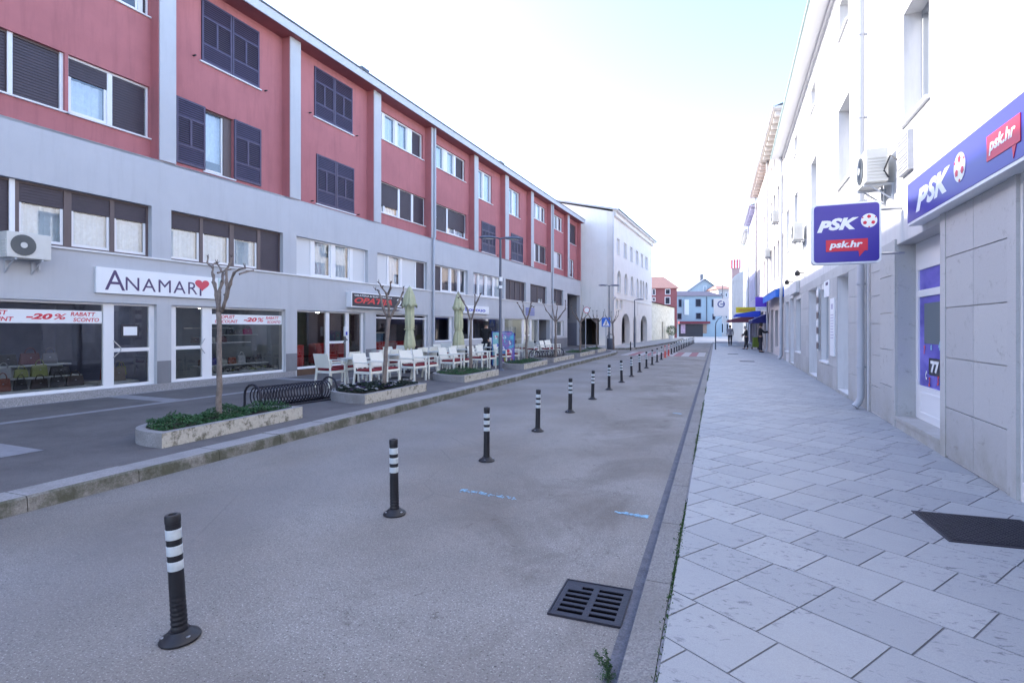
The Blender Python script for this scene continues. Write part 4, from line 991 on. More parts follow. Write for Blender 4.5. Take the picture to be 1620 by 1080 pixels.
# small things on B
nt_ = rthing('notice', 'tall narrow white notice board beside the plain white door', 'notice', 8.95, 0, .95); m_ = MB(); m_.box(0,.55,.013,.045,0,1.42); m_.build('board', M_SIGNW, nt_)
m_ = MB(); [m_.box(.08,.47,.0455,.048,1.0-k*.07,1.02-k*.07) for k in range(9)]; m_.box(.15,.4,.0455,.048,1.15,1.28); m_.build('print', M_LILAC, nt_)
nt_ = rthing('postcard_rack', 'vertical strip of small patterned tiles hanging beside the second doorway', 'rack', 11.4, 0, 1.0)
m_ = MB(); m_.box(0,.10,.013,.06,0,1.75); m_.build('rail', M_PVC, nt_)
m_ = MB()
for k in range(8): m_.box(-.10,.20,.061,.075,.05+k*.215,.22+k*.215,k % 2)
m_.build('card', [M_BROWN, M_SIGNW], nt_)
nt_ = rthing('plate', 'small white plate with three dark dots above the tall notice board', 'plate', 9.75, 0, 2.45); m_ = MB(); m_.box(0,.8,.013,.03,0,.42); m_.build('board', M_SIGNW, nt_); m_ = MB(); [disc(m_, .2+k*.13, .34, .045, .0305, .036) for k in range(3)]; m_.build('dot', M_INK, nt_)
nt_ = rthing('awning_box', 'closed pale awning box high on the white wall', 'awning', 16.2, 0, 2.95); m_ = MB(); m_.box(0,2.3,.013,.14,0,.42); m_.build('box', M_WHITE, nt_)
for (s_p, z, lb) in ((14.9,3.42,'small dark wall lamp above the pale awning box'), (18.6,3.4,'small dark wall lamp at the far end of the white building')):
    w_ = rthing('wall_lamp', lb, 'lamp', s_p, 0, z, 'wall lamps on the white building'); m_ = MB(); m_.lathe([(.03,0),(.08,.02),(.09,.12),(.03,.2)], 10, (0,.22,0)); m_.build('lamp_shade', M_BLK, w_, smooth=True); m_ = MB(); m_.bar((0,0,.1),(0,.16,.1),.03,.03); m_.build('arm', M_BLK, w_)
aircon('air_conditioner', 'small air conditioner on the white building, near its second tall window', RF.w(14.3, 0, 4.55), RF.rz, .8, .62, .3, 1)
aircon('air_conditioner', 'air conditioner high on the house beyond the white building', RF.w(24.0, 0, 6.9), RF.rz, .8, .62, .3, 1)
aircon('air_conditioner', 'air conditioner lower on the house beyond the white building, over its blue awning', RF.w(30.3, 0, 5.9), RF.rz, .8, .62, .3, 1)
# C..G further buildings of the right-hand row: polyline of fronts parallel to the street
def rhouse(name, label, X, Y0, Y1, H_, m, wins_, ops, cor=.5, dent=True, rz=math.pi/2, roofm=M_ROOFG, mg=None, pipe=True):
    t = thing(name, label, 'house', (X, Y0, 0), rz); L_ = Y1-Y0
    allo = wins_+ops
    m_ = MB()
    if mg: m_.wall(0, L_, .1, 3.4, 0, -.4, [o_ for o_ in ops], 1); m_.wall(0, L_, 3.4, H_, 0, -.4, wins_, 0); m_.build('wall', [m, mg], t)
    else: m_.wall(0, L_, .1, H_, 0, -.4, allo); m_.build('wall', m, t)
    for o_ in wins_: rwin(t, *o_, dep=.18)
    for o_ in ops:
        d_ = MB(); d_.box(o_[0], o_[1], -.25, -.3, o_[2], o_[3]); d_.box(o_[0]+.08,o_[1]-.08,-.24,-.249,o_[2]+.1,o_[3]-.1,1); d_.build('shop_window', [M_BLK, M_DARK], t)
    m_ = MB(); m_.box(0, L_, -.401, -10, .1, H_); m_.build('inner_wall', m, t)
    m_ = MB(); m_.box(-.15, L_+.15, cor, -10.2, H_, H_+.12)
    if dent:
        n_ = int(L_/.9)
        for k in range(n_): m_.box(.2+k*.9, .42+k*.9, cor-.08, .0, H_-.22, H_-.001)
    m_.build('cornice', m, t)
    m_ = MB(); m_.tube([(-.2,cor+.03,H_+.1),(L_+.2,cor+.03,H_+.1)], .05, 8); m_.build('gutter', M_PIPEW, t)
    m_ = MB(); m_.face([(-.15,cor,H_+.125),(L_+.15,cor,H_+.125),(L_+.15,-5,H_+1.9),(-.15,-5,H_+1.9)]); m_.face([(-.15,-5,H_+1.9),(L_+.15,-5,H_+1.9),(L_+.15,-10.2,H_+.125),(-.15,-10.2,H_+.125)])
    m_.face([(-.14,cor-.5,H_+.126),(-.14,-5,H_+1.8),(-.14,-10.2,H_+.126)], 1); m_.build('roof', [roofm, m], t, fix=False)
    if pipe: dpipe(t, L_-.1, H_, .1, .06)
    return t
def grid(ss, w_, zs_): return [(s_-w_/2, s_+w_/2, a_, b_) for s_ in ss for (a_, b_) in zs_]
Xw = 3.10
C_ = rhouse('cream_house', 'tall cream house with dentil cornice after the long white building', Xw, 28.72, 37.6, 12.1, M_CREAMR, grid((1.3,3.3,5.3,7.3), .95, ((4.3,6.3),(7.4,9.2),(10.2,11.3))), [(1.0,2.3,.15,2.7),(3.3,5.0,.6,2.6),(5.9,7.6,.15,2.7)], .5, mg=M_PINKW)
D_ = rhouse('pale_pink_house', 'pale pink house with a row of narrow dentils, second beyond the white building', Xw, 37.65, 48.2, 12.2, M_PINKW, grid((1.2,3.2,5.2,7.2,9.2), .9, ((4.2,6.2),(7.4,9.3),(10.4,11.4))), [(1.,2.6,.15,2.7),(4,6.5,.3,2.8),(7.6,9.3,.15,2.7)], .5, mg=M_PINKW)
E_ = rhouse('shade_tinted_house', 'house with lilac painted-in shade near the far end of the right-hand row', 3.0, 48.25, 57.2, 11.5, M_LILAC, grid((1.3,3.3,5.3,7.3), .9, ((4.0,5.9),(7.0,8.8),(9.6,10.8))), [(1.,2.8,.15,2.7),(4.2,7.4,.3,2.8)], .45)
F_ = rhouse('white_house', 'narrow white house, last tall one of the right-hand row', 3.0, 57.25, 66, 11.0, M_WHITE, grid((1.3,3.5,5.7,7.6), .9, ((4.0,5.7),(6.9,8.6))), [(1.,2.8,.15,2.7),(4.2,7.4,.3,2.8)], .45)
# gabled white house with round top and striped chimney
gh = thing('gabled_house', 'low white house with curved gable top where the right-hand row ends', 'house', (1.75, 70, 0), math.pi/2)
m_ = MB(); m_.wall(0, 14, .0, 7.2, 0, -.4, [(2,3.2,3.6,5.2),(6,7.2,3.6,5.2),(10,11.2,3.6,5.2),(2,4.5,.2,2.6),(7,11,.2,2.6)]); m_.box(0,14,-.401,-9,0,7.2); m_.build('wall', M_WHITE, gh)
P_ = [(-9.0+9.0*.5*(1-math.cos(math.pi*k/16)), 7.2+1.7*math.sin(math.pi*k/16)) for k in range(17)]
m_ = MB(); b = 0; n = len(P_)
m_.v += [(-.05, p_[0], p_[1]) for p_ in P_]+[(14, p_[0], p_[1]) for p_ in P_]
m_.f.append(tuple(range(n))); m_.m.append(0); m_.f.append(tuple(range(2*n-1, n-1, -1))); m_.m.append(0)
for k in range(n-1): m_.f.append((k, k+1, n+k+1, n+k)); m_.m.append(1)
m_.build('gable', [M_WHITE, M_ROOFG], gh)
for o_ in [(2,3.2,3.6,5.2),(6,7.2,3.6,5.2),(10,11.2,3.6,5.2)]: rwin(gh, *o_, dep=.15)
cx_, cy_ = WD(1164, 74)
ch = thing('chimney', 'tall pink chimney stack with a red and white striped top above the far roofs', 'chimney', (cx_, cy_, 0)); m_ = MB(); m_.box(-.5,.5,-.5,.5,6.2,9.7); m_.build('stack', mat('dusty pink chimney', (.36,.25,.25), .8), ch)
m_ = MB(); [m_.box(-.60+k*.172, -.60+(k+1)*.172-.002, -.6, .6, 9.7, 10.9, k % 2) for k in range(7)]; m_.build('striped_top', [M_SIGNR, M_SIGNW], ch)
# ---- awnings and hanging signs on the right
def awning(name, label, Y0, Y1, z, drop, out, m, m2=None, X=Xw):
    t = thing(name, label, 'awning', (X, Y0, z), math.pi/2, 'awnings over the right pavement'); L_ = Y1-Y0
    m_ = MB(); n_ = 10 if m2 else 1
    for k in range(n_):
        a_, b_ = L_*k/n_, L_*(k+1)/n_; m_.face([(a_,.02,0),(b_,.02,0),(b_,out,-drop),(a_,out,-drop)], k % 2); vl = .38 if drop < .2 else .22; m_.face([(a_,out,-drop),(b_,out,-drop),(b_,out,-drop-vl),(a_,out,-drop-vl)], k % 2)
    m_.build('canopy', [m, m2 or m], t, fix=False)
    m_ = MB(); m_.tube([(0,out,-drop),(L_,out,-drop)], .025, 6); m_.tube([(.1,.02,-.3),(.1,out,-drop)], .02, 6); m_.tube([(L_-.1,.02,-.3),(L_-.1,out,-drop)], .02, 6); m_.build('frame', M_PIPE, t)
    m_ = MB(); m_.face([(0,.02,0),(0,out,-drop),(0,out,-drop-vl),(0,.02,-drop-vl)]); m_.build('side', m, t, fix=False)
    return t
awning('awning', 'bright blue sloping awning on the cream house just past the white building', 28.9, 36.5, 3.62, .12, .42, mat('bright blue awning', (.03,.16,.62), .7))
awning('awning', 'navy blue awning under the purple sign block', 37.6, 41.5, 2.56, .42, .95, M_AWND)
awning('awning', 'striped red and white awning farther along the pavement', 50, 56, 2.75, .45, 2.1, mat('burgundy awning', (.20,.07,.10), .8), M_SIGNW, 3.0)
awning('awning', 'far blue awning below the yellow sign', 44, 49, 2.95, .3, 1.75, M_AWN)
pb = thing('sign_block', 'purple boxed sign block above the navy awning', 'sign', (2.3, 36.9, 2.94)); m_ = MB(); m_.box(0,.62,0,.5,0,.62); m_.build('block', mat('purple sign', (.09,.04,.50), .5), pb)
m_ = MB(); m_.box(0,.62,-.05,0,-.25,-.01); m_.build('white_panel', M_SIGNW, pb); textfit('INFINITY', .42, .08, M_BLUE, pb, .04, -.052, -.17)
cx_, cy_ = WD(1165, 43); ex_, ey_ = WD(1196, 43)
ys = thing('hanging_sign', 'long yellow sign with red lettering hung across the right pavement', 'sign', (cx_, cy_, 2.82), YAW); L_ = math.hypot(ex_-cx_, ey_-cy_); m_ = MB(); m_.box(0, L_, 0, .1, 0, .45); m_.build('board', M_YEL, ys); textfit('MJENJAČNICA', L_*.7, .2, M_SIGNR, ys, L_*.12, -.004, .12)
m_ = MB(); m_.bar((L_,.05,.4),(L_+1.2,.05,.4),.03,.03); m_.build('bracket', M_PIPE, ys)
# banner pole on the kerb
bp = thing('banner_pole', 'thin curved street pole carrying a white banner at the kerb of the right pavement', 'pole', (*G(1132,553,.13), .13))
m_ = MB(); m_.tube([(0,0,0),(0,0,1.6),(.03,0,1.85),(.18,0,2.1),(.36,0,2.2)], [.045,.035,.03,.025,.02], 8); m_.tube([(.36,0,2.2),(.45,0,2.35),(.45,0,4.6)], .02, 6); m_.build('pole', M_GUT, bp, smooth=True)
m_ = MB(); m_.box(-.12,.86,-.02,.0,2.3,3.5); ban = m_.build('banner', M_SIGNW, bp)
m_ = MB()
for k in range(28):
    a0, a1 = rad(360*k/28), rad(360*(k+1)/28)
    if 3 < k < 6: continue
    m_.face([(.36+r_*math.cos(a_), -.023, 3.12+r_*math.sin(a_)) for (r_, a_) in ((.24,a0),(.24,a1),(.16,a1),(.16,a0))])
m_.box(.30,.52,-.025,-.0215,3.08,3.15); m_.build('round_emblem', mat('muted emblem blue', (.07,.10,.32), .5), ban, fix=False)
# ================================================================== ARCADED BUILDING
AB = thing('arcaded_building', 'cream three storey building with arched arcade openings beyond the red block', 'building', (*AF.p, 0), AF.rz)
af = lambda u: AF.s_(u)
m_ = MB(); AL = 19.1; AH = 11.5
top_w = [(af(a_), af(b_), 8.1, 9.5) for a_, b_ in ((976,980.5),(986.8,991.6),(997,1001),(1006,1010),(1014,1017.6),(1021,1024.6))]
arw = [(af(a_), af(b_)) for a_, b_ in ((976.5,982.5),(988,993),(998,1002.2),(1007,1010.5),(1012.4,1015.6),(1016.4,1019.6),(1021,1024.5))]
arc_g = [(af(983.5), af(996.5), 2.95), (af(1001.5), af(1007), 2.85), (af(1013.5), af(1024), 2.95)]
sq = [(af(974.5), af(978.5), 3.3, 4.1), (af(980.5), af(985), 3.3, 4.1)]
ops_ = top_w+[(a_, b_, 4.75, 6.7) for a_, b_ in arw]+[(a_, b_, .14, t_) for a_, b_, t_ in arc_g]+sq
m_.wall(0, AL, .1, AH, 0, .5, ops_)
def spandrel(mb, a_, b_, zt, dep, y=0., n=14, rise=None):
    r_ = (b_-a_)/2; cxx = (a_+b_)/2; rz_ = rise or r_
    for k in range(n):
        t0_, t1_ = math.pi*k/n, math.pi*(k+1)/n
        x0, z0 = cxx-r_*math.cos(t0_), zt-rz_+rz_*math.sin(t0_); x1, z1 = cxx-r_*math.cos(t1_), zt-rz_+rz_*math.sin(t1_)
        mb.face([(x0,y,z0),(x1,y,z1),(x1,y,zt),(x0,y,zt)]); mb.face([(x0,y,z0),(x0,y+dep,z0),(x1,y+dep,z1),(x1,y,z1)])
for a_, b_, t_ in arc_g: spandrel(m_, a_, b_, t_, .5, rise=min((b_-a_)/2, 1.15))
for a_, b_ in arw: spandrel(m_, a_, b_, 6.7, .3)
m_.build('front_wall', M_CREAM, AB, fix=False)
for o_ in top_w+[(a_, b_, 4.75, 6.7) for a_, b_ in arw]+sq:
    f = win(AB, o_[0], o_[1], o_[2], o_[3], .16, 1, M_PVC, [(o_[0], (o_[0]+o_[1])/2-.03, 'g'), ((o_[0]+o_[1])/2-.03, (o_[0]+o_[1])/2+.03, 'm'), ((o_[0]+o_[1])/2+.03, o_[1], 'g')], sill=-.06)
m_ = MB(); m_.box(0, AL, -.5, .0, AH-.02, AH+.18); m_.box(0, AL, -.25, -.0, AH-.35, AH-.021); m_.box(0, AL, -.12, -.001, 7.45, 7.6) if False else None; m_.box(0, AL, -.07, -.001, 3.95+.25, 4.32); m_.build('cornice', M_CREAM, AB)
m_ = MB(); m_.tube([(-.1,-.53,AH+.15),(AL+.1,-.53,AH+.15)], .06, 8); m_.build('gutter', M_GUT, AB)
# gable wall facing the camera, with a passage
m_ = MB(); m_.wall(.5, 16, .1, AH, 0, .35, [(1.2, 3.6, .14, 2.45)])
gw = MB(); gw.v = [(v[1], v[0], v[2]) for v in m_.v]; gw.f = m_.f; gw.m = m_.m
gw.face([(0,.0,AH),(0,16,AH),(0,8.5,AH+2.1)]); gw.build('gable_wall', M_GABLE, AB, fix=False)
m_ = MB(); m_.box(.36, 6, 1.0, 1.2, .1, 2.6); m_.box(.36, 6, 3.6, 3.8, .1, 2.6); m_.box(5,5.2,1.2,3.6,.1,2.6); m_.box(.36,6,1.0,3.8,2.451,2.6); m_.build('passage_wall', M_WOODR, AB)
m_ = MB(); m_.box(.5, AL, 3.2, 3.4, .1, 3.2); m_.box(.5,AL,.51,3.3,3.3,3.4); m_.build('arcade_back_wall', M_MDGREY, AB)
m_ = MB(); m_.box(.36, AL, .95, 15.9, 3.45, AH-.01); m_.box(AL-.3, AL-.01, .5, 16, .1, AH); m_.build('inner_wall', M_GABLE, AB)
m_ = MB(); m_.face([(-.2,-.55,AH+.17),(AL+.2,-.55,AH+.17),(AL+.2,8.5,AH+2.25),(-.2,8.5,AH+2.25)]); m_.face([(-.2,8.5,AH+2.25),(AL+.2,8.5,AH+2.25),(AL+.2,16.3,AH+.1),(-.2,16.3,AH+.1)])
m_.face([(-.2,-.55,AH+.17),(-.2,8.5,AH+2.25),(-.2,8.5,AH+2.13),(-.2,-.55,AH+.02)]); m_.face([(-.2,16.3,AH+.1),(-.2,8.5,AH+2.25),(-.2,8.5,AH+2.13),(-.2,16.3,AH-.02)]); m_.build('roof', M_ROOFG, AB, fix=False)
for (x, y, h) in ((2.5,4.8,1.1),(11.5,2.4,1.0),(17,2.4,.9),(1.0,10.5,1.0)):
    m_ = MB(); zb = AH+.2+.23*y if y < 8.5 else AH+1.6; m_.box(x-.35,x+.35,y-.3,y+.3,zb-.3,zb+h*.55); m_.lathe([(.14,0),(.12,.35)], 10, (x,y,zb+h*.55)); m_.lathe([(.24,.33),(.05,.5)], 10, (x,y,zb+h*.55)); m_.build('chimney', M_GABLE, AB)
m_ = MB(); m_.tube([(-.06,-.08,AH),(-.06,-.08,4.4),(-.1,-.25,4.2),(-.06,-.08,4.0),(-.06,-.08,.2)], .06, 8); m_.build('downpipe', M_PIPEW, AB, smooth=True)
m_ = MB(); a_ = af(1008.5); m_.box(a_,a_+2.1,-.03,-.001,2.9,4.15); m_.build('pale_panel', M_CREAM, AB)
# stone annex
SB = thing('stone_building', 'low rubble stone building with brown roof edge after the arcaded building', 'building', AF.w(19.15), AF.rz)
m_ = MB(); m_.wall(0, 19.5, .0, 4.6, 0, .5, [(7.4,8.6,.1,2.4)]); m_.box(0,19.5,.501,9,0,4.6); m_.build('wall', M_STONE, SB)
m_ = MB(); m_.box(7.4,8.6,.25,.3,.1,2.4); m_.build('door', M_WOODR, SB)
m_ = MB(); m_.face([(-.1,-.3,4.62),(19.7,-.3,4.62),(19.7,5,6.0),(-.1,5,6.0)]); m_.face([(-.1,5,6),(19.7,5,6),(19.7,9.2,4.62),(-.1,9.2,4.62)]); m_.face([(19.6,-.3,4.62),(19.6,9.2,4.62),(19.6,5,6)]); m_.build('roof', mat('old brown roof', (.16,.10,.08), .9, .25, 5), SB, fix=False)
# ================================================================== FAR HOUSES
def fhouse(name, label, u0, u1, d, zt, m, wins_, depth=9, roof=None, roofm=M_TILER, ridge=2.2, shutters=None, frame=M_PVC, z0=0):
    p0, p1 = WD(u0, d), WD(u1, d); L_ = math.hypot(p1[0]-p0[0], p1[1]-p0[1]); an = math.atan2(p1[1]-p0[1], p1[0]-p0[0])
    t = thing(name, label, 'house', (*p0, 0), an)
    px = lambda u: (u-u0)/(u1-u0)*L_; pz_ = lambda v: EYE+(HY-v)/FPX*d
    oo = [(px(a_), px(b_), pz_(v1), pz_(v0)) for (a_, b_, v0, v1) in wins_]
    m_ = MB(); m_.wall(0, L_, z0, zt, 0, .4, oo); m_.box(0, L_, .401, depth, z0, zt)
    if roof == 'gable': m_.face([(0,0,zt),(L_,0,zt),(L_/2,0,zt+ridge)]); m_.face([(0,depth,zt),(L_,depth,zt),(L_/2,depth,zt+ridge)])
    m_.build('wall', m, t)
    for o_ in oo:
        f = MB(); w_ = .09
        f.box(o_[0]-w_, o_[1]+w_, -.05, .02, o_[3], o_[3]+w_); f.box(o_[0]-w_, o_[1]+w_, -.05, .02, o_[2]-w_, o_[2]); f.box(o_[0]-w_, o_[0], -.049, .02, o_[2], o_[3]); f.box(o_[1], o_[1]+w_, -.049, .02, o_[2], o_[3])
        ff = f.build('window', frame, t); g_ = MB(); g_.box(*o_[:2], .1, .12, *o_[2:]); g_.build('pane', M_DARK, ff)
        if shutters:
            hw = (o_[1]-o_[0])*.45
            for (a_, b_) in ((o_[0]-w_-hw, o_[0]-w_), (o_[1]+w_, o_[1]+w_+hw)): g_ = MB(); g_.box(a_, b_, -.06, -.02, o_[2], o_[3]); g_.build('shutter', shutters, ff)
    m_ = MB(); e_v = .35
    if roof == 'gable':
        for (xa, xb) in ((-e_v, L_/2), (L_+e_v, L_/2)):
            za = zt-e_v*ridge/(L_/2); m_.face([(xa,-.3,za+.03),(xb,-.3,zt+ridge+.03),(xb,depth,zt+ridge+.03),(xa,depth,za+.03)]); m_.face([(xa,-.3,za+.03),(xb,-.3,zt+ridge+.03),(xb,-.3,zt+ridge-.15),(xa,-.3,za-.15)])
    else:
        m_.face([(-e_v,-e_v,zt),(L_+e_v,-e_v,zt),(L_-1,depth*.45,zt+ridge),(1,depth*.45,zt+ridge)]); m_.face([(-e_v,-e_v,zt),(1,depth*.45,zt+ridge),(-e_v,depth,zt)]); m_.face([(L_+e_v,-e_v,zt),(L_+e_v,depth,zt),(L_-1,depth*.45,zt+ridge)]); m_.face([(-e_v,depth,zt),(L_+e_v,depth,zt),(L_-1,depth*.45,zt+ridge),(1,depth*.45,zt+ridge)])
    m_.build('roof', roofm, t, fix=False)
    return t, px, pz_
M_BRR = plaster('brick red render', (.25,.085,.09), (.29,.10,.105)); M_SKYB = plaster('sky blue render', (.36,.46,.52), (.40,.50,.56)); M_SHF = mat('grey blue shutter', (.17,.19,.26), .6)
fhouse('red_house', 'dark red house with white window frames at the end of the street on the left', 1019, 1071, 86, 7.9, M_BRR, [(1033,1036,458,466),(1053,1059.5,458,465),(1033,1036,471,476),(1052.5,1059.5,470.5,480.5),(1058.5,1060.5,492,501),(1059,1062,514,524)], ridge=2.2)
t, px, pz_ = fhouse('blue_house', 'light blue house with dark shop awning facing down the street', 1071, 1142, 97, 7.3, M_SKYB, [(1074,1078,474,485),(1101,1108.5,473.5,484.5),(1126.5,1129,474,485),(1071.8,1077.8,496,504.5),(1101.5,1108.5,495.5,504),(1127.5,1131,497,505)], ridge=1.1, roofm=mat('dark slate roof', (.09,.085,.12), .8, .15), shutters=None, frame=M_SHF)
m_ = MB(); m_.box(px(1072.5), px(1121), -.9, .0, pz_(512), pz_(508.3)); m_.build('awning_box', mat('maroon awning', (.20,.035,.05), .7), t)
m_ = MB(); m_.box(px(1074), px(1112), -.02, -.003, 0, pz_(512.5)); m_.build('shop_front', M_CHAR, t)
for (a_, b_) in ((1077,1084),(1112,1118)): m_ = MB(); m_.box(px(a_), px(b_), -.05, -.021, .6, pz_(513)); m_.build('poster', mat('poster pink' if a_ < 1100 else 'poster tan', (.45,.35,.48) if a_ < 1100 else (.38,.26,.20), .6, .3, 3), t)
m_ = MB(); m_.box(px(1082), px(1089), -.35, -.30, pz_(498), pz_(474)); m_.build('hanging_cloth', M_SIGNW, t)
m_ = MB(); m_.tube([(px(1118),-.06,7.2),(px(1118),-.06,pz_(508))], .08, 6); m_.build('downpipe', M_GUT, t)
t, px, pz_ = fhouse('blue_gabled_house', 'taller light blue house with a dark gable edge rising behind the blue house', 1079, 1150, 108, 8.2, M_SKYB, [(1113,1117,453,461)], roof='gable', ridge=3.2, roofm=M_SHF)
m_ = MB(); m_.box(px(1113)-.3, px(1113)+.3, 1, 1.6, 11.2, 12.4); m_.build('chimney', M_MDGREY, t)
fhouse('beige_house', 'pinkish beige house with a red roof at the far right of the street end', 1136, 1165, 102, 8.9, M_PINKW, [(1140,1142,464,469),(1148,1150,464,469),(1140,1142,498,503),(1148,1150,498,503),(1141,1144,512,526),(1149,1152,512,526)], ridge=1.0)
# ================================================================== BOLLARDS
def make_bollard(black=True):
    t = thing('bollard', 'x', 'bollard', (0,0,0), 0, 'flexible bollards along the street')
    bm_ = M_BLK if black else M_REDP
    m_ = MB(); m_.lathe([(.098,0),(.100,.010),(.092,.022),(.062,.040),(.052,.052)], 28); ba = m_.build('base', bm_, t, smooth=True)
    m_ = MB()
    for k in range(3):
        an = rad(90+120*k); m_.lathe([(.012,.0),(.012,.004),(.006,.005)], 8, (.075*math.cos(an), .075*math.sin(an), .028))
    m_.build('bolt', M_METAL, ba)
    pr = [(.040,.045),(.041,.06)]
    for k in range(8): z = .07+k*.025; pr += [(.041-.0004*k,z),(.0375,z+.006),(.0375,z+.014),(.0405-.0004*k,z+.018)]
    pr += [(.038,.28),(.037,.36)]
    zc = [.36,.42,.465,.525,.565,.618]
    pr += [(.0365,.62),(.0385,.622),(.0385,.655),(.035,.662),(.020,.663),(.018,.655)]
    m_ = MB(); m_.lathe(pr, 24); m_.build('post', bm_, t, smooth=True)
    for (a_, b_) in ((.372,.420),(.452,.502),(.535,.588)):
        m_ = MB(); m_.lathe([(.0376,a_),(.0382,a_+.001),(.0382,b_-.001),(.0372,b_)], 24); m_.build('reflective_band', M_REFL, t, smooth=True)
    return t
B0 = make_bollard(); BR_ = make_bollard(False)
rb_ = random.Random(11)
for k in range(29):
    X, Y = -2.66+(.0012*max(0, k-8)**2 if k > 8 else 0), 2.06+2.045*k
    red = k in (14, 15); src = BR_ if red else B0
    if k == 0 or k == 14: o = src
    else: o = dup(src)
    o.location = (X, Y, .001); o.rotation_euler = (0, 0, rb_.uniform(0, 6.28))
    ln = (rad(rb_.uniform(-1.3,1.3)), rad(rb_.uniform(-1.3,1.3)))
    if k == 0: ln = (rad(.6), rad(-3.2)); o.rotation_euler = (0, 0, YAW)
    if k == 1: ln = (0, rad(-.9)); o.rotation_euler = (0,0,YAW)
    o.rotation_euler[0] = ln[0]; o.rotation_euler[1] = ln[1]
    if red: o['label'] = ('nearer' if k == 14 else 'farther')+' of the two orange red bollards beside the zebra crossing'; o['group'] = 'red bollards at the crossing'
    else: o['label'] = ORD[k if k < 14 else k-2]+' black bollard from the camera with three white reflective bands'
# two short posts before the arcade
for (u, v, h, lb) in ((997.5,554,.62,'short dark post before the arcade, left of the lamp'),):
    x, y = G(u, v, 0); t = thing('post', lb, 'post', (x, y, 0)); m_ = MB(); m_.lathe([(.07,0),(.06,.02),(.045,.05),(.04,h-.02),(.02,h)], 12); m_.build('shaft', M_BLK, t, smooth=True)
# ================================================================== PLANTERS
def planter(x0, x1, y0, y1, z=.13, hgt=.20, lean=0):
    """D-shaped stone planter: rounded end towards the facade near side"""
    n_ = 22; w_ = x1-x0; my, hy_ = (y0+y1)/2, (y1-y0)/2; ex = 2/(3.2 if w_ < 1.1 else 2.5)
    P_ = []
    for k in range(n_+1):
        t_ = math.pi*k/n_; c_, s_q = math.cos(t_), math.sin(t_)
        P_.append((x1-w_*abs(s_q)**ex, my-hy_*math.copysign(abs(c_)**ex, c_)))
    P_ = P_[::-1]
    return P_
def inset(P_, d):
    cx_ = sum(p_[0] for p_ in P_)/len(P_); cy_ = sum(p_[1] for p_ in P_)/len(P_); n_ = len(P_); out = []
    for i in range(n_):
        a_, b_, c_ = Vector(P_[i-1]), Vector(P_[i]), Vector(P_[(i+1) % n_])
        n1 = Vector((-(b_-a_).y, (b_-a_).x)).normalized(); n2 = Vector((-(c_-b_).y, (c_-b_).x)).normalized(); nn = (n1+n2)
        nn = nn/max(.3, nn.dot(n1)) if nn.length > 1e-6 else n1
        out.append((b_.x+nn.x*d, b_.y+nn.y*d))
    return out
def inpoly(x, y, P_):
    c_ = False; j = len(P_)-1
    for i in range(len(P_)):
        if (P_[i][1] > y) != (P_[j][1] > y) and x < (P_[j][0]-P_[i][0])*(y-P_[i][1])/(P_[j][1]-P_[i][1])+P_[i][0]: c_ = not c_
        j = i
    return c_
PLN = [(-7.50,-6.52,4.80,7.27,'l','first'),(-7.90,-6.50,8.97,11.4,'p','second'),(-7.95,-6.50,13.5,16.0,'l','third'),(-7.8,-6.52,18.5,21.4,'l','fourth'),(-8.1,-6.6,22.6,26.2,'s','fifth'),(-7.9,-6.62,27.6,31.2,'l','sixth'),(-7.9,-6.7,32.4,35.0,'l','seventh')]
